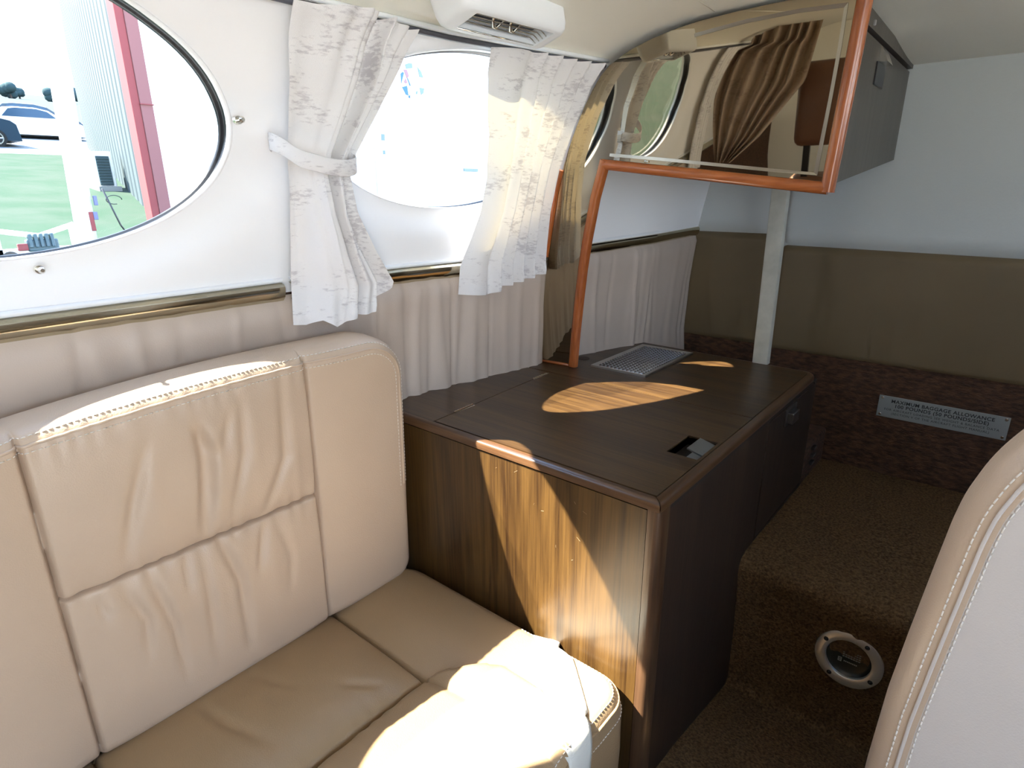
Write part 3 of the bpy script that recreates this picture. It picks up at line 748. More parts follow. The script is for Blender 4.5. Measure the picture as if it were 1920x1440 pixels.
# --- bench cushion
cxc, cyc, ca, cb = -.580, .290, .262, .372   # local X -> world x, local Y -> world y
CR2 = [([(-.80, .22), (-.72, .235), (-.64, .26)], .008, .004), ([(-.78, .30), (-.70, .33)], .008, .002), ([(-.62, .42), (-.66, .38)], .006, .003), ([(-.60, .20), (-.66, .19)], .006, .002)]
def ch(X, Yl):
    x, y = X+cxc, Yl+cyc; h = 0.
    def bl(t, a, b): return 0. if t <= a or t >= b else 1-abs((2*t-a-b)/(b-a))**2.6
    gr = lambda d, w_, dp: -dp*math.exp(-(d/w_)**2)
    sx_ = -.583
    if y > .476 and True:
        h += .020*bl(y, .474, .70)
    elif y < .10: h += .018*bl(y, -.12, .10)
    if x < sx_ and .10 < y < .476: h += .026*bl(x, -.86, sx_)**.7*bl(y, .10, .476)**.7
    elif x >= sx_ and y <= .476+(x-sx_)*.9 and y > .10: h += .030*bl(x, sx_, -.28)**.6*(bl(y, .08, .56)**.5)
    if x < sx_+.008: h += gr(y-.476, .003, .011)+gr(y-.10, .003, .011)
    else: h += gr(y-.476, .006, .006*max(0, 1-(x-sx_)/.12))+gr(y-.10, .003, .010)
    if .10 < y < .476: h += gr(x-sx_, .0032, .012)+.0015*math.sin(y*190+2*math.sin(y*50))*math.exp(-abs(x-sx_)/.02)
    for p, w_, d_ in CR2: h += 1.4*crease(x, y, p, w_, d_)
    return h
Vc, Fc, nfc, loopc, ringsc, nrc = pillow(ca, cb, .055, .024, .17, 110, 140, ch, (-.583-cxc,), (.476-cyc, .10-cyc))
Wc = np.array([(p[0]+cxc, p[1]+cyc, p[2]+.186-.05*max(0, (-.40-(p[0]+cxc)))*.25) for p in Vc])
def cls2(c, front):
    x, y = c[0]+cxc, c[1]+cyc
    if not front: return 'boxing'
    if y > .476: return 'cushion_end'
    if y < .10: return 'cushion_end_far'
    return 'cushion_centre' if x < -.583 else 'cushion_roll'
for g, fs in split(None, Vc, Fc, nfc, cls2, None, None).items(): sub_obj('cushion_end' if g.startswith('cushion_end') else g, Wc, fs, 'shadedleather', bench)
pp = [Vector(Wc[i]) for i in ringsc[3]]; pp.append(pp[0])
mb = MB(); mb.tube(pp, .0024, 6); mb.build('piping', 'shadedleather', bench, True)
selc = [i for i in range(len(loopc)) if Vc[loopc[i]][0] > .05 and Vc[loopc[i]][1] > -.1]
for k in (1, 5):
    path = dense([Vector(Wc[ringsc[k][i]]) for i in selc]); stitches(path, lambda p: Vector((.7, 0, .7)), 'stitching', bench)
mb = MB(); mb.box(-.86, -.36, -.07, .655, -.05, .03); mb.build('seat_base', 'black', bench)

# --- seat belt webbing across the bench front
def ribbon(path, widths, name, m, th=.0014, label=None, cat=None, parent=None):
    V = []; F = []
    n = len(path)
    for i, ((p, s_), w_) in enumerate(zip(path, widths)):
        p = Vector(p); s_ = Vector(s_).normalized(); t = (Vector(path[min(i+1, n-1)][0])-Vector(path[max(i-1, 0)][0])).normalized(); nn = t.cross(s_).normalized()
        for a, b in ((-.5, 0), (-.46, .5), (0, .55), (.46, .5), (.5, 0), (.46, -.5), (0, -.5), (-.46, -.5)): V.append(p+s_*w_*a+nn*th*b)
    for i in range(n-1):
        for j in range(8): a = i*8+j; b = i*8+(j+1) % 8; F.append((a, b, b+8, a+8))
    F.append(tuple(range(8))); F.append(tuple(range((n-1)*8, n*8)))
    return obj(name, V, F, m, parent, True)
def cat_path(pts, sub=6):
    out_ = []
    for i in range(len(pts)-1):
        p0, p1, p2, p3 = [np.array(pts[max(0, min(len(pts)-1, j))], float) for j in (i-1, i, i+1, i+2)]
        for k in range(sub):
            t = k/sub; out_.append(.5*((2*p1)+(-p0+p2)*t+(2*p0-5*p1+4*p2-p3)*t*t+(-p0+3*p1-3*p2+p3)*t**3))
    out_.append(np.array(pts[-1], float)); return out_
from mathutils.bvhtree import BVHTree
bvh = BVHTree.FromPolygons([tuple(p) for p in Wc], [tuple(f) for f in Fc])
belt = cat_path([(-.500, .676, .120), (-.493, .672, .175), (-.470, .655, .215), (-.430, .616, .225), (-.390, .576, .225), (-.350, .538, .215), (-.322, .514, .180), (-.312, .505, .13), (-.312, .500, .07), (-.316, .498, .0)], 8)
V = []; F = []; nb = len(belt); NW = 9
for i, p in enumerate(belt):
    p = Vector(p); t = (Vector(belt[min(i+1, nb-1)])-Vector(belt[max(i-1, 0)])).normalized(); k = i/(nb-1)
    sd = Vector((.72, .69, 0)) if k < .55 else Vector((.72, .69, 0)).lerp(Vector((.10, 1, 0)), min(1, (k-.55)/.2)); sd.normalize()
    for j in range(NW):
        q_ = p+sd*.055*(j/(NW-1)-.5)
        loc, nr_, _, d = bvh.find_nearest(q_)
        if .12 < k < .93 and d < .05: 
            c_ = loc+(nr_ if nr_.dot(q_-Vector((-.58, .29, .10))) > 0 else -nr_)*.0022
            q_ = c_ if k > .2 else q_.lerp(c_, (k-.12)/.08)
        V.append(q_)
for i in range(nb-1):
    for j in range(NW-1): a = i*NW+j; F.append((a, a+1, a+NW+1, a+NW))
o = obj('seat_belt', V, F, 'webbing'); tag(o, 'pale woven seat belt strap draped over front edge of the bench cushion', 'seat belt')
sm = o.modifiers.new('thickness', 'SOLIDIFY'); sm.thickness = .0014; sm.offset = 0

# --- aisle seat, only its backrest edge is in view
seat = thing('passenger_seat', (.24, .66, -.02), 'pale leather seat backrest with double stitched edge at right, near the camera', 'seat')
ra, rb = .27, .39; rxc, rzc = .262, .397
def rh(X, Z): 
    return .012*(1-(X/ra)**4)*(1-(Z/rb)**4)
Vr, Fr, nfr, loopr, ringsr, nrr = pillow(ra, rb, .17, .030, .075, 60, 90, rh)
LEFT = ([0, .186, .276, .379, .459, .541, .599, .649, .70, .74, .84], [-.004, -.004, -.003, .001, .008, .016, .022, .030, .034, .034, .034])
def rxf(p):
    X, Z, n_ = p; z = Z+rzc; x = X+rxc; k = (ra-X)/(2*ra); x += interp(z, *LEFT)*k*.9
    return (x-.012*k, .635-n_, z)
Wr = np.array([rxf(p) for p in Vr])
g = {}
for k, f in enumerate(Fr): g.setdefault('back_panel' if k < nfr else 'gusset', []).append(f)
for nm, fs in g.items(): sub_obj(nm, Wr, fs, 'paleleather' if nm == 'back_panel' else 'leather', seat)
selr = [i for i in range(len(loopr)) if Vr[loopr[i]][0] < .1 and Vr[loopr[i]][1] > -.35]
for k0, k1, t in ((-1, 0, -.4), (1, 2, .2)):
    P0 = [Vector(Wr[loopr[i]]) if k0 < 0 else Vector(Wr[ringsr[k0][i]]) for i in selr]; P1 = [Vector(Wr[ringsr[k1][i]]) for i in selr]
    stitches(dense([a.lerp(b, t) for a, b in zip(P0, P1)]), lambda p: Vector((-.4, -1, 0)).normalized(), 'stitching', seat, .0058, .0018, .0009)
pth = dense([Vector(Wr[ringsr[0][i]]) for i in selr]); mb = MB(); mb.tube([p+Vector((0, -.0003, 0)) for p in pth], .0018, 6); mb.build('seam_welt', 'paleleather', seat, True)
mb = MB(); mb.box(.0, .50, .20, .62, .02, .20, .04); mb.build('seat_cushion', 'shadedleather', seat, True, 40)
mb = MB(); mb.box(.04, .46, .24, .72, -.02, .03); mb.build('seat_base', 'black', seat)

# ------------------------------------------------------------------ curtains
def curtain(name, lefts, rights, ztop, zbot, foldf, m, label, group, nu=90, nv=80, off=.028, s=-1, yflip=None):
    """lefts / rights: lists of (z, y) for the two side edges"""
    lz, ly = zip(*sorted(lefts)); rz, ry = zip(*sorted(rights))
    def f(u, v):
        zt_ = interp(u, [0, .25, .5, .75, 1], ztop); zb = interp(u, np.linspace(0, 1, len(zbot)), zbot); z = zt_+(zb-zt_)*v
        y = interp(z, lz, ly)*(1-u)+interp(z, rz, ry)*u
        fx, fy = foldf(u, v)
        if yflip is not None: y = yflip-y
        return (side(wx(y, z)+off+fx, s), y+fy, z)
    V, F = grid(nu, nv, f)
    root = thing(name, (V[len(V)//2][0], V[len(V)//2][1], min(v[2] for v in V)), label, 'curtain', group)
    obj('drape', V, F, m, root)
    hp = [Vector(f(i/(nu-1), .0)) for i in range(nu)]
    # top hem tube folded over and hooks
    mb = MB()
    V2, F2 = grid(nu, 3, lambda u, v: Vector(f(u, .028*v))+Vector((.0022 if s < 0 else -.0022, 0, 0))*(1 if v in (.5,) else .4)); mb.add(V2, F2); mb.build('top_hem', m, root, True)
    V3, F3 = grid(nu, 3, lambda u, v: Vector(f(u, 1-.05*v))+Vector((.002 if s < 0 else -.002, 0, 0))*(1 if v == .5 else .4)); mb = MB(); mb.add(V3, F3); mb.build('bottom_hem', m, root, True)
    return root, f
def fold_a(u, v):
    tie = math.exp(-((v-.43)/.16)**2); amp = (.004+.014*sstep(.25, .5, u))*(1-.25*tie)
    x = amp*(.55*math.sin(u*25+.8+.9*math.sin(v*3))+.45*math.sin(u*43+1.8*v+1)*float(sstep(.35, .6, u)))+.004*math.sin(v*6+u*8)*(1-tie)
    x += .020*math.exp(-((u-.74)/.16)**2)*float(sstep(0, .2, v))+.030*math.exp(-((u-.42)/.18)**2)*(.5+.5*(1-tie)) - .012*math.exp(-((u-.66)/.045)**2)*math.exp(-((v-.45)/.35)**2)-.010*math.exp(-((u-.80)/.04)**2)*math.exp(-((v-.4)/.3)**2)
    return x+.004, .0035*math.sin(u*30+v*3)*float(sstep(.3, .6, u))
Lz = [(1.127, .470), (1.10, .474), (1.044, .486), (.986, .492), (.915, .498), (.838, .500), (.754, .500), (.70, .498)]
Rz = [(1.13, .664), (1.081, .652), (1.023, .631), (.962, .600), (.931, .592), (.874, .606), (.811, .640), (.756, .677), (.70, .668)]
curt1, cf1 = curtain('curtain', Lz, Rz, [1.130, 1.131, 1.134, 1.134, 1.128], [.703, .700, .706, .692, .700, .706, .704, .708, .745], fold_a, 'curtain', 'white flecked curtain gathered by a tieback between the two left windows', 'flecked window curtains')
def fold_b(u, v):
    k = float(sstep(.22, .42, u)); tie = math.exp(-((v-.62)/.3)**2)
    x = .005*math.sin(u*6)+(.0085*k*(1+.5*v))*math.sin(2*math.pi*(1.2+6.2*u**1.25)+.6*math.sin(v*3))+.010*(1-k)*math.sin(math.pi*min(1, u/.3))
    return x-.002, .0025*k*math.cos(2*math.pi*(1.2+6.2*u**1.25))
Lz2 = [(1.130, .812), (1.086, .837), (1.006, .875), (.933, .893), (.865, .888), (.805, .868), (.764, .852), (.70, .850)]
Rz2 = [(1.131, 1.078), (1.064, 1.084), (.986, 1.078), (.924, 1.073), (.859, 1.070), (.791, 1.074), (.73, 1.080), (.70, 1.082)]
curt2, cf2 = curtain('curtain', Lz2, Rz2, [1.128, 1.130, 1.132, 1.132, 1.133], [.708, .703, .699, .712, .716, .722, .730], fold_b, 'curtain', 'white flecked pleated curtain glowing with sun beside the mirror', 'flecked window curtains', off=.030)
# curtain on the far side of the first window (seen in the mirror)
curtain('curtain', [(1.13, -.44), (.95, -.42), (.70, -.42)], [(1.13, -.27), (.97, -.30), (.70, -.27)], [1.13]*5, [.70]*5, lambda u, v: (.012*math.sin(u*22), .002*math.sin(u*22)), 'curtain', 'white flecked curtain forward of the first left window, seen in the mirror', 'flecked window curtains', nu=40, nv=20)
# tieback
tb = [(-.868, .490, .975, .0), (-.845, .476, .976, 0), (-.829, .474, .973, 0), (-.818, .482, .966, 0), (-.806, .497, .953, 0), (-.797, .520, .946, 0), (-.793, .545, .941, 0), (-.795, .570, .941, 0), (-.803, .588, .945, 0), (-.818, .598, .950, 0), (-.835, .600, .955, 0)]
P_ = cat_path(tb, 5)
o = ribbon([((p[0], p[1], p[2]), (0.12, -.05, 1)) for p in P_], [.024]*len(P_), 'tieback', 'curtain', .002, parent=curt1)
mb = MB(); mb.add([(-.818, .590, .9665), (-.822, .606, .957), (-.828, .600, .936), (-.822, .588, .944), (-.830, .590, .9665), (-.834, .606, .957), (-.838, .600, .936), (-.832, .588, .944)], [(0, 1, 2, 3), (7, 6, 5, 4), (0, 4, 5, 1), (1, 5, 6, 2), (2, 6, 7, 3), (3, 7, 4, 0)])
mb.build('tieback_tail', 'curtain', curt1)
# second tieback ribbon on the right curtain (reflected in the mirror)
tb2 = [(-.86, .905, .965, 0), (-.795, .90, .97, 0), (-.762, .93, .962, 0), (-.752, .98, .950, 0), (-.752, 1.03, .943, 0), (-.765, 1.07, .945, 0), (-.80, 1.085, .95, 0)]
# studs on the wall
def stud(y, z, name='stud', label='', r=.006, s=-1, dx=0.):
    x = wx(y, z)-dx; t = thing(name, (x, y, z-r), label, 'stud')
    mb = MB(); mb.cyl((x-.004, y, z), (1, 0, 0), r, .006, 18, r*.9); mb.build('base_ring', 'chrome', t, True, 40)
    mb = MB(); mb.cyl((x+.002, y, z), (1, 0, 0), r*.45, .009, 14).cyl((x+.011, y, z), (1, 0, 0), r*.72, .003, 14, r*.4); mb.build('button', 'chrome', t, True, 40)
    return t
stud(.437, 1.001, label='small chrome snap stud on white panel right of the first window')
stud(.190, .8215, label='small chrome snap stud on white panel below the first window', r=.0055, dx=.004)

# ------------------------------------------------------------------ air vent on the headliner
vt = thing('air_vent', (-.63, .74, 1.11), 'white rounded rectangular air outlet with chrome louvre bars on ceiling edge', 'vent')
# local frame: long axis along y, short axis from wall side (low) to cabin side
vo = Vector((-.640, .755, 1.1305)); A = Vector((.0, 1, .024)).normalized(); Bv = Vector((.95, 0, .29)); Bv = (Bv-A*Bv.dot(A)).normalized(); Nn = A.cross(Bv).normalized()
if Nn.z > 0: Nn = -Nn
def vl(a, b, c): return vo+A*a+Bv*b+Nn*c
def rrect(a, b, r, n=6):
    P = []
    for cx, cy, a0 in ((a-r, b-r, 0), (-a+r, b-r, 90), (-a+r, -b+r, 180), (a-r, -b+r, 270)):
        for k in range(n+1): t = R(a0+90*k/n); P.append((cx+r*math.cos(t), cy+r*math.sin(t)))
    return P
def loft(sections):
    V = []; F = []; n = len(sections[0])
    for s_ in sections: V += s_
    for k in range(len(sections)-1):
        for i in range(n): F.append((k*n+i, k*n+(i+1) % n, (k+1)*n+(i+1) % n, (k+1)*n+i))
    return V, F
secs = [[vl(a, b, c) for a, b in rrect(sa, sb, r)] for sa, sb, r, c in ((.118, .036, .014, -.05), (.116, .034, .014, -.014), (.113, .032, .014, -.004), (.108, .028, .012, .001), (.100, .025, .008, .002), (.087, .0215, .003, .002), (.087, .0215, .003, -.003), (.086, .021, .003, -.022))]
V, F = loft(secs); obj('housing', V, F, 'vent', vt, True, 50)
mb = MB(); mb.add([vl(a, b, -.020) for a, b in ((-.087, -.0215), (.087, -.0215), (.087, .0215), (-.087, .0215))], [(0, 1, 2, 3)]); mb.build('duct', 'black', vt)
for b_ in (-.0165, -.009, -.0015, .006):
    mb = MB(); mb.tube([vl(-.087, b_-.0, -.001), vl(-.083, b_, -.0025), vl(-.079, b_+.002, -.0055), vl(-.070, b_+.0025, -.007), vl(.072, b_+.0025, -.007), vl(.080, b_+.001, -.005), vl(.087, b_, -.001)], .0010, 8); mb.build('louvre_bar', 'chrome', vt, True)
for a_ in (-.020, .018):
    mb = MB(); mb.tube([vl(a_-.014, .010, -.010), vl(a_-.010, .002, -.008), vl(a_-.004, -.006, -.004), vl(a_+.004, -.008, -.004), vl(a_+.010, -.002, -.008), vl(a_+.014, .008, -.012)], .0022, 8); mb.build('knob', 'chrome', vt, True)
mb = MB(); mb.tube([vl(-.087, .0212, 0), vl(.087, .0212, 0)], .0012, 6).tube([vl(-.087, -.0212, 0), vl(.087, -.0212, 0)], .0012, 6); mb.build('grille_frame', 'chrome', vt, True)

# ------------------------------------------------------------------ placard on the aft wall
pl = thing('placard', (-.075, 1.64, .37), 'small aluminium baggage allowance placard riveted to dark woven aft wall', 'sign')
PY = 1.6435
ang = math.atan2(.002, .25)
def text(s_, size, x, z, name, m, parent, y=PY-.0013, bold=0., ext=.0001, align='CENTER', rot=None, sp_=1.0):
    c = bpy.data.curves.new('t', 'FONT'); c.body = s_; c.size = size; c.align_x = align; c.align_y = 'CENTER'; c.extrude = ext; c.offset = bold; c.space_character = sp_; c.resolution_u = 3
    to = bpy.data.objects.new('t', c); me = bpy.data.meshes.new_from_object(to); bpy.data.objects.remove(to)
    mw = Matrix.Translation(Vector((x, y, z))) @ (rot if rot else Matrix.Rotation(R(90), 4, 'X'))
    V = [mw @ v.co for v in me.vertices]; F = [list(p.vertices) for p in me.polygons]; bpy.data.meshes.remove(me)
    V = [v-Vector(wloc(parent)) for v in V]
    m2 = bpy.data.meshes.new(name); m2.from_pydata([v[:] for v in V], [], F); m2.materials.append(M[m]); o = bpy.data.objects.new(name, m2); COL.objects.link(o); o.parent = parent; return o
mb = MB(); mb.box(-.201, .052, PY-.001, PY+.002, .369, .423, .0006); mb.build('plate', 'plate', pl)
text('MAXIMUM BAGGAGE ALLOWANCE', .0118, -.0745, .4115, 'title_lettering', 'ink', pl, bold=.00022, sp_=1.08)
text('100 POUNDS (50 POUNDS/SIDE)', .0118, -.0745, .4005, 'title_lettering', 'ink', pl, bold=.00022, sp_=1.10)
text('FOR AIRCRAFT LOADING SEE WEIGHT & BALANCE DATA', .0077, -.0745, .3895, 'small_lettering', 'ink', pl, sp_=1.14)
text('(SECTION V OF THE AIRCRAFT FLIGHT MANUAL)', .0077, -.0745, .3805, 'small_lettering', 'ink', pl, sp_=1.14)
for x, z in ((-.194, .417), (-.194, .375), (.045, .417), (.045, .375)):
    mb = MB(); mb.cyl((x, PY-.001, z), (0, -1, 0), .0037, .0014, 14, .0025); mb.build('screw', 'chrome', pl, True, 40)

# ------------------------------------------------------------------ round metal flanged port on the step riser
gx, gy, gz = -.098, 1.050, .102
pg = thing('floor_port', (gx, gy, gz-.056), 'round polished metal flange with dark glass face on carpeted step riser', 'gauge')
tilt = Matrix.Rotation(R(-3), 4, 'X')
def gp(r, a, d): v = Vector((r*math.cos(a), -d, r*math.sin(a))); v = tilt @ v; return (gx+v.x, gy+v.y, gz+v.z)
def lathe(prof, n=64):
    V = []; F = []
    for r, d in prof:
        for i in range(n): V.append(gp(r, 2*math.pi*i/n, d))
    for k in range(len(prof)-1):
        for i in range(n): F.append((k*n+i, k*n+(i+1) % n, (k+1)*n+(i+1) % n, (k+1)*n+i))
    return V, F
V, F = lathe([(.055, -.004), (.0552, .001), (.0545, .0028), (.052, .0036), (.045, .0040), (.039, .0038), (.037, .0030), (.0365, .001), (.0365, -.006)]); obj('flange', V, F, 'flange', pg, True, 50)
V, F = lathe([(.0365, -.002), (.034, -.0045), (.030, -.006), (.0005, -.006)]); obj('glass_face', V, F, 'gauge', pg)
for a in (58, 148, 238, 328):
    c = gp(.0465, R(a), .0035); mb = MB(); mb.cyl(c, (0, -1, 0), .0042, .0012, 14, .0040).cyl((c[0], c[1]-.0012, c[2]), (0, -1, 0), .0026, .0012, 12, .0012); mb.build('screw', 'black', pg, True, 40)
def gtext(s_, size, x, z): text(s_, size, gx+x, gz+z, 'face_lettering', 'paleink', pg, y=gy+.0050, rot=tilt @ Matrix.Rotation(R(90), 4, 'X'))
mb = MB()
for b in ((-.0165, -.0155, -.014, -.006), (-.0115, -.0105, -.014, -.006), (-.0165, -.0105, -.014, -.013), (-.0165, -.0105, -.007, -.006), (-.0165, -.0105, -.0105, -.0095)): mb.box(gx+b[0], gx+b[1], gy+.0040, gy+.0052, gz+b[2], gz+b[3])
mb.build('emblem', 'paleink', pg)
for k in range(5):
    mb = MB(); zz = gz+.016-.0045*k; wdt = .010+.004*math.sin(k*1.3+1)
    for q_ in range(7): mb.box(gx-.010+q_*.0042, gx-.010+q_*.0042+.0030, gy+.0046, gy+.0052, zz, zz+.0016)
    mb.build('worn_print', 'paleink', pg)
mb = MB(); 
for q_ in range(8): mb.box(gx-.007+q_*.0028, gx-.007+q_*.0028+.0018, gy+.0046, gy+.0052, gz-.0118, gz-.0098)
mb.build('worn_print', 'paleink', pg)

# ------------------------------------------------------------------ forward cabin, seen only in the mirror
def drape_part(u, v):
    rx_ = interp(v, [0, .4, .8, 1], [-.465, -.505, -.66, -.77]); z = 1.18+(.70-1.18)*v
    lx_ = wx(-.5, min(z, 1.13))+.02 if z < 1.13 else -.70
    lx_ = lx_*(1-v)+(-.83)*v
    x = lx_+(rx_-lx_)*u
    return (x, -.50+.030*math.sin(u*38+v*2+1.5*math.sin(u*9))*(1-.4*v), min(z, 1.15+(x+.72)*.3) if x < -.60 else z)
V, F = grid(90, 30, drape_part)
o = thing('partition_drape', (-.72, -.32, .86), 'brown gathered partition curtain reflected in the mirror, tied back at left wall', 'curtain'); obj('drape', V, F, 'brownfab', o)
fs = thing('forward_seat', (-.40, -.62, -.02), 'brown leather seat headrest on black post reflected in the mirror', 'seat')
mb = MB(); mb.box(-.545, -.20, -.66, -.58, .735, 1.045, .03); mb.build('headrest', 'brownleather', fs, True, 40)
mb = MB(); mb.box(-.505, -.480, -.63, -.60, .60, .75); mb.build('headrest_post', 'black', fs)
mb = MB(); mb.box(-.56, -.18, -.72, -.58, .10, .62, .04); mb.build('backrest', 'brownleather', fs, True, 40)

# ------------------------------------------------------------------ outside
gs = .12
def gz_(X): return -1.0+gs*max(0, X)
def gobj(name, X0, X1, m, dz=0., nx=40, ny=30, y0=-90, y1=120, kind='structure', amp=.0):
    V, F = grid(nx, ny, lambda u, v: (-(X0+(X1-X0)*u), y0+(y1-y0)*v, gz_(X0+(X1-X0)*u)+dz)); o = obj(name, V, F, m); tag(o, kind=kind); return o
grass = mat('grass', (.020, .044, .028), .9, color2=(.032, .050, .038), noise_scale=1.2, spec=.1)
conc = mat('concrete', (.25, .26, .26), .9, noise_amt=.1, noise_scale=2, spec=.1)
gobj('grass_field', 2.2, 26, grass)
gobj('parking_strip', 26, 58, conc, .02)
gobj('far_field', 58, 600, mat('far_field_grass', (.040, .052, .052), .9, spec=.1), -.02, y0=-600, y1=600)
V, F = grid(10, 10, lambda u, v: (-2.2+90*u, -60+120*v, -1.0)); o = obj('apron', V, F, mat('bounce_apron', (.52, .51, .48), .9, noise_amt=.1, noise_scale=2, spec=.1)); tag(o, kind='structure')  # out of view, made pale to bounce daylight up to the ceiling
# hangar
sid = mat('grey_blue_siding', (.034, .052, .058), .6); whitewall = mat('white_hangar_wall', (.78, .80, .82), .6)
red = mat('red_paint', (.20, .048, .050), .6, spec=.2); red2 = mat('hazed_red_paint', (.20, .088, .088), .6, spec=.2)  # the second is the same red, with lens haze put into its colour
hg = thing('hangar', (-11, 8, .2), 'white and grey metal hangar with red corner post outside the windows', 'building')
# grey ribbed side wall running away from the plane; corrugation as geometry
n = 26; V = []; F = []; p0 = Vector((-11.5, 4.25, 0)); p1 = Vector((-30, 8.9, 0)); dr_ = (p1-p0); nn = Vector((-dr_.y, dr_.x, 0)).normalized()
k = 0
prof_ = []
for i in range(n):
    for t, d in ((0, 0), (.60, 0), (.68, .05), (.90, .05)): prof_.append(((i+t)/n, d))
for t, d in prof_:
    q = p0+dr_*t-nn*d
    for z in (-.3+.12*(-q.x-10)*.8, 9.): V.append((q.x, q.y, z))
for i in range(len(prof_)-1): F.append((2*i, 2*i+1, 2*i+3, 2*i+2))
obj('ribbed_wall', V, F, sid, hg, False)
# red corner post: two flanges
mb = MB(); mb.box(-11.35, -11.0, 4.11, 4.29, -.2, 7.5, .01); mb.build('corner_post', red2, hg)
mb = MB(); mb.box(-11.30, -11.02, 3.99, 4.11, -.2, 7.5, .01); mb.build('post_flange', red, hg)
mb = MB(); mb.box(-11.02, -10.98, 4.10, 4.30, 2.20, 2.215); mb.build('post_joint', red, hg)
# white front: door leaves
for i, (a, b) in enumerate(((4.30, 8.64), (8.67, 10.93), (10.96, 14.2), (14.23, 18.0))):
    mb = MB(); mb.box(-11.2, -11.1+(.03 if i % 2 else 0), a, b, .0, 7.5, .01); mb.build('door_leaf', whitewall, hg)
mb = MB(); mb.box(-11.25, -11.05, 4.3, 18, 7.5, 8.1); mb.build('fascia', whitewall, hg)
# round emblem with blue and red shapes
em = MB(); ec = Vector((-11.06, 9.80, 3.18)); er = .36
def disc(polys, m, name, d=.0):
    for poly in polys:
        mb = MB()
        V = [(ec.x+.012+d, ec.y+a*er, ec.z+b*er) for a, b in poly]+[(ec.x+d, ec.y+a*er, ec.z+b*er) for a, b in poly]; n = len(poly)
        mb.add(V, [tuple(range(n)), tuple(range(2*n-1, n-1, -1))]+[(i, (i+1) % n, n+(i+1) % n, n+i) for i in range(n)])
        mb.build(name, m, hg)
blue = mat('emblem_blue', (.030, .115, .19), .6); pink = mat('emblem_red', (.24, .13, .15), .6); teal = mat('emblem_teal', (.14, .20, .20), .6)
disc([[(math.cos(t), math.sin(t)) for t in np.linspace(0, 2*math.pi, 40)[:-1]]], whitewall, 'emblem_disc', -.006)
disc([[(-.95, .3), (-.80, .42), (-.68, .38), (-.95, -.25)], [(-.9, -.42), (-.5, -.3), (-.42, -.85), (-.62, -.80)], [(-.5, .2), (-.42, .15), (-.2, -.25), (-.28, -.30)], [(-.42, -.85), (-.28, -.80), (-.30, -.98), (-.42, -.95)]], blue, 'emblem_shape', .004)
disc([[(-.7, .55), (-.45, .58), (-.30, .25), (-.48, .1)], [(-.72, -.12), (-.58, .12), (-.45, -.15), (-.62, -.2)]], pink, 'emblem_shape', .006)
disc([[(-.55, .85), (-.3, .95), (0, .98), (0, .72), (-.5, .62)], [(.4, .85), (.7, .62), (.85, .3), (.55, .3)], [(.5, -.3), (.9, -.3), (.8, -.6), (.6, -.7)], [(.2, -.55), (.35, -.5), (.3, -.7), (.18, -.7)]], teal, 'emblem_shape', .005)
mb = MB(); mb.box(-11.12, -11.06, 8.83, 8.92, 1.92, 2.05); mb.build('door_fitting', teal, hg)
mb = MB(); mb.box(-11.12, -11.06, 8.85, 8.91, 1.64, 1.72); mb.build('door_fitting', teal, hg)
mb = MB(); mb.box(-11.12, -11.06, 11.35, 11.85, 1.33, 1.40); mb.build('door_handle', teal, hg)
# air conditioning unit
ac = thing('air_conditioner', (-16.5, 5.2, gz_(16.5)), 'white outdoor air conditioning unit with dark grille beside grey hangar wall', 'machine')
b0 = gz_(16.5)
mb = MB(); mb.box(-16.9, -16.1, 4.86, 5.22, b0+.03, b0+.78, .03); mb.build('housing', whitewall, ac, True, 40)
mb = MB(); mb.box(-16.10, -16.07, 4.88, 5.14, b0+.06, b0+.68); gr_ = mb.build('grille', mat('grey_grille', (.032, .060, .072), .6), ac)
mb = MB()
for k in range(10): mb.box(-16.07, -16.05, 4.89, 5.13, b0+.10+k*.058, b0+.115+k*.058)
mb.build('grille_fins', mat('grille_fin', (.05, .085, .10), .5), gr_)
mb = MB(); mb.box(-16.95, -15.95, 4.80, 5.25, b0-.15, b0+.04); mb.build('pad', conc, ac)
# leaning white post and garden stake
def post_at(X, dy0, dy1, z0, z1, w_, name, label, cat, m):
    t = thing(name, (-X, dy0*X, z0), label, cat); mb = MB(); mb.tube([(-X, dy0*X, z0), (-X, dy1*X, z1)], w_/2, 14); mb.build('shaft', m, t, True); return t
t = post_at(9.5, .272, .293, -1.0+.12*9.5, 4.2, .23, 'banner_pole', 'thick white leaning pole with red and dark marks near its foot, on the grass', 'pole', whitewall)
dm = mat('dark_mark', (.10, .11, .20), .5)
for (dy, z, w_, h, d_) in ((.10, .56, .05, .10, 0), (.14, .74, .04, .12, 0)):
    mb = MB(); mb.box(-9.42+d_, -9.38, .276*9.5+dy-.03, .276*9.5+dy+w_-.03, z, z+h, .005); mb.build('dark_mark', dm, t)
mb = MB(); mb.box(-9.41, -9.385, .276*9.5+.02, .276*9.5+.07, .42, .66, .005); mb.build('red_mark', red, t)
mb = MB(); mb.tube([(-10, 3.32, .18), (-10, 3.18, .45), (-10, 3.04, .95)], .012, 8); t = thing('garden_stake', (-10, 3.3, .18), 'thin dark bent metal stake in the grass near the white pole', 'stake'); mb.build('rod', 'black', t, True)
mb = MB(); mb.tube([(-10, 3.08+.10*math.cos(a)+.08, .80+.06*math.sin(a)) for a in np.linspace(0, 5, 14)], .006, 6); mb.build('hook', 'black', t, True)
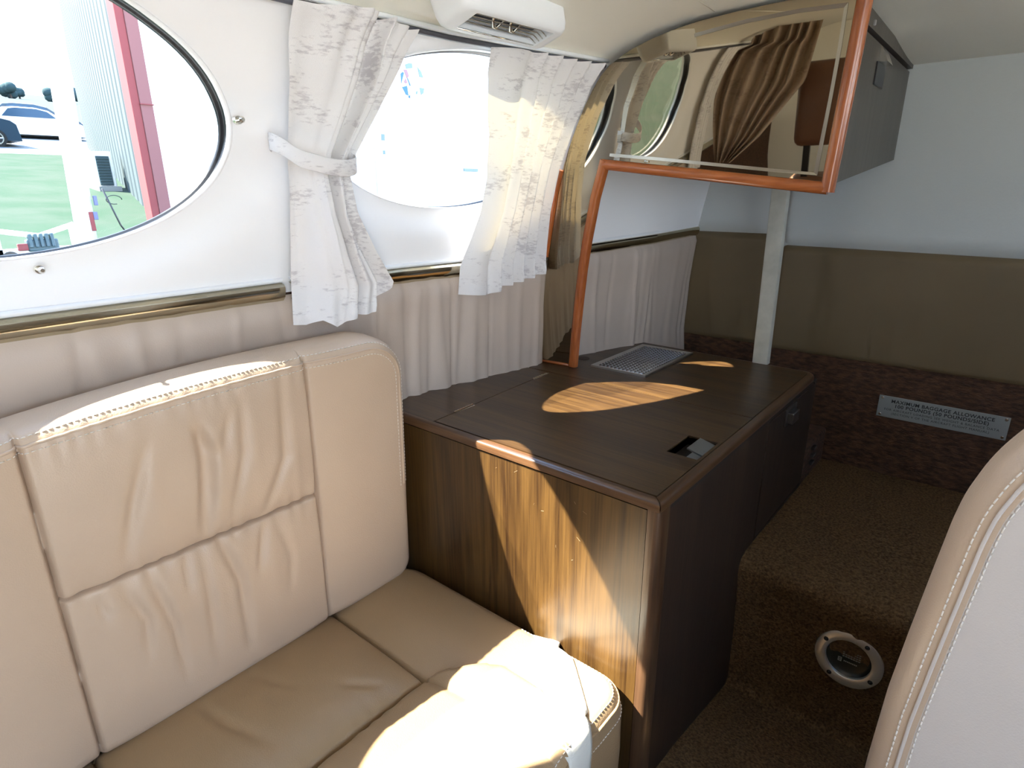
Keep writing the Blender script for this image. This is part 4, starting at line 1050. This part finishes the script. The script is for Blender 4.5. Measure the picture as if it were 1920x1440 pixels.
# engine trolley at the window's lower edge
tx, ty = -9.2, 2.0; b0 = gz_(9.2)
t = thing('trolley', (tx, ty, b0), 'small white framed trolley with dark engine on the grass', 'cart')
mb = MB()
for a in ((ty-.42, ty-.36), (ty+.36, ty+.44)): mb.box(tx-.1, tx, a[0], a[1], b0, b0+.42)
mb.tube([(tx, ty-.5, b0+.40), (tx, ty+.02, b0+.30), (tx, ty+.40, b0+.42)], .03, 8).box(tx-.1, tx, ty-.4, ty+.4, b0+.10, b0+.16)
mb.build('frame', whitewall, t)
mb = MB()
for k in range(5): mb.box(tx-.05, tx+.06, ty-.10+k*.055, ty-.065+k*.055, b0+.17, b0+.33, .008)
mb.box(tx-.1, tx+.03, ty-.12, ty+.2, b0+.12, b0+.26, .02); mb.build('engine', mat('engine_dark', (.05, .09, .11), .5), t)
mb = MB(); mb.box(tx, tx+.06, ty-.22, ty-.12, b0+.14, b0+.22, .01); mb.build('red_cap', red, t)
for a in (ty-.3, ty+.3): mb = MB(); mb.cyl((tx-.02, a, b0+.05), (1, 0, 0), .09, .05, 16); mb.build('wheel', 'black', t)
# cars
def car(X, y0, y1, hgt, body, label, name='car', flip=False):
    L = y1-y0; b = gz_(X)
    prof = [(0, .18), (.02, .52), (.06, .60), (.16, .66), (.27, .96), (.36, 1.0), (.55, 1.0), (.66, .93), (.78, .66), (.93, .56), (.99, .42), (1, .18)]
    if flip: prof = [(1-a, c) for a, c in prof][::-1]
    t = thing(name, (-X-.9, (y0+y1)/2, b), label, 'car')
    nsec = [(0, .93, .0), (.08, 1.0, .0), (.5, 1.0, 0), (.92, 1.0, 0), (1, .93, 0)]
    V = []; F = []
    for w_, sc, _ in nsec:
        for a, c in prof:
            inset = .16*max(0, (c-.62)/.38); ww = .5+(w_-.5)*(1-inset); V.append((-X-1.8*ww, y0+L*(.5+(a-.5)*(1 if .05 < w_ < .95 else .985)), b+hgt*(c if c > .2 else .16)*(1 if .05 < w_ < .95 else .98)))
    k = len(prof)
    for i in range(len(nsec)-1):
        for j in range(k-1): a = i*k+j; F.append((a, a+1, a+k+1, a+k))
        F.append((i*k+k-1, i*k, (i+1)*k, (i+1)*k+k-1))
    F.append(tuple(range(k))); F.append(tuple(range((len(nsec)-1)*k, len(nsec)*k)))
    obj('body', V, F, body, t, True, 35)
    wp = [(.24, .68), (.31, .92), (.37, .955), (.55, .955), (.64, .89), (.71, .69)]
    if flip: wp = [(1-a, c) for a, c in wp]
    mb = MB()
    for xs in (-X+.0, ):
        V = []
        for a, c in wp: V.append((-X-1.8*(.16*max(0, (c-.62)/.38))/2+.012, y0+L*a, b+hgt*c))
        mb.add(V, [tuple(range(len(V)))])
    mb.build('side_windows', mat('car_glass', (.014, .040, .070), .2), t)
    for a in (.19, .80):
        mb = MB(); mb.cyl((-X-.20, y0+L*a, b+.31), (1, 0, 0), .31, .23, 24); wo = mb.build('wheel', 'black', t, True, 40)
        mb = MB()
        for q in range(5): an = q*2*math.pi/5; mb.tube([(-X+.035, y0+L*a, b+.31), (-X+.035, y0+L*a+.2*math.cos(an), b+.31+.2*math.sin(an))], .03, 5)
        mb.tube([(-X+.035, y0+L*a+.2*math.cos(an), b+.31+.2*math.sin(an)) for an in np.linspace(0, 2*math.pi, 18)], .025, 5); mb.build('hub', 'brushed', wo)
    return t
carwhite = mat('white_car_paint', (.80, .82, .84), .25); cardark = mat('dark_blue_car_paint', (.012, .032, .055), .25)
car(34.0, 6.2, 10.35, 1.32, carwhite, 'white sedan parked on the concrete strip behind the grass')
car(37.5, 6.9, 11.3, 1.42, cardark, 'dark sedan parked behind the white sedan')
car(28.5, 2.6, 6.5, 1.55, cardark, 'dark blue hatchback parked nearest, at left end of the row', flip=True)
# trees along the horizon
leaf = mat('distant_foliage', (.030, .055, .058), .9, color2=(.042, .066, .070), noise_scale=.4, spec=.05)
rt = random.Random(3)
for i in range(26):
    X = 215+rt.uniform(-12, 12); y = 30+i*4.3+rt.uniform(-.6, .6); h = rt.uniform(2.6, 3.8)*(1.35 if i in (7, 8) else 1); b = gz_(X)
    t = thing('tree', (-X, y, b), 'distant green tree in the row beyond the fields', 'tree', 'trees along the horizon')
    bm = bmesh.new()
    for k in range(5):
        r_ = bmesh.ops.create_icosphere(bm, subdivisions=2, radius=h*.36)
        off = Vector((rt.uniform(-1, 1), rt.uniform(-1.6, 1.6), rt.uniform(.3, .7)*h))
        for v in r_['verts']: v.co = v.co*(1+.18*noise.noise(v.co*1.1+off))+off
    bm.verts.index_update(); V = [Vector(v.co)+Vector((-X, y, b)) for v in bm.verts]; F = [[v.index for v in f.verts] for f in bm.faces]; bm.free()
    obj('crown', V, F, leaf, t); mb = MB(); mb.cyl((-X, y, b-.3), (0, 0, 1), .25, h*.5, 8); mb.build('trunk', 'sidewood', t)
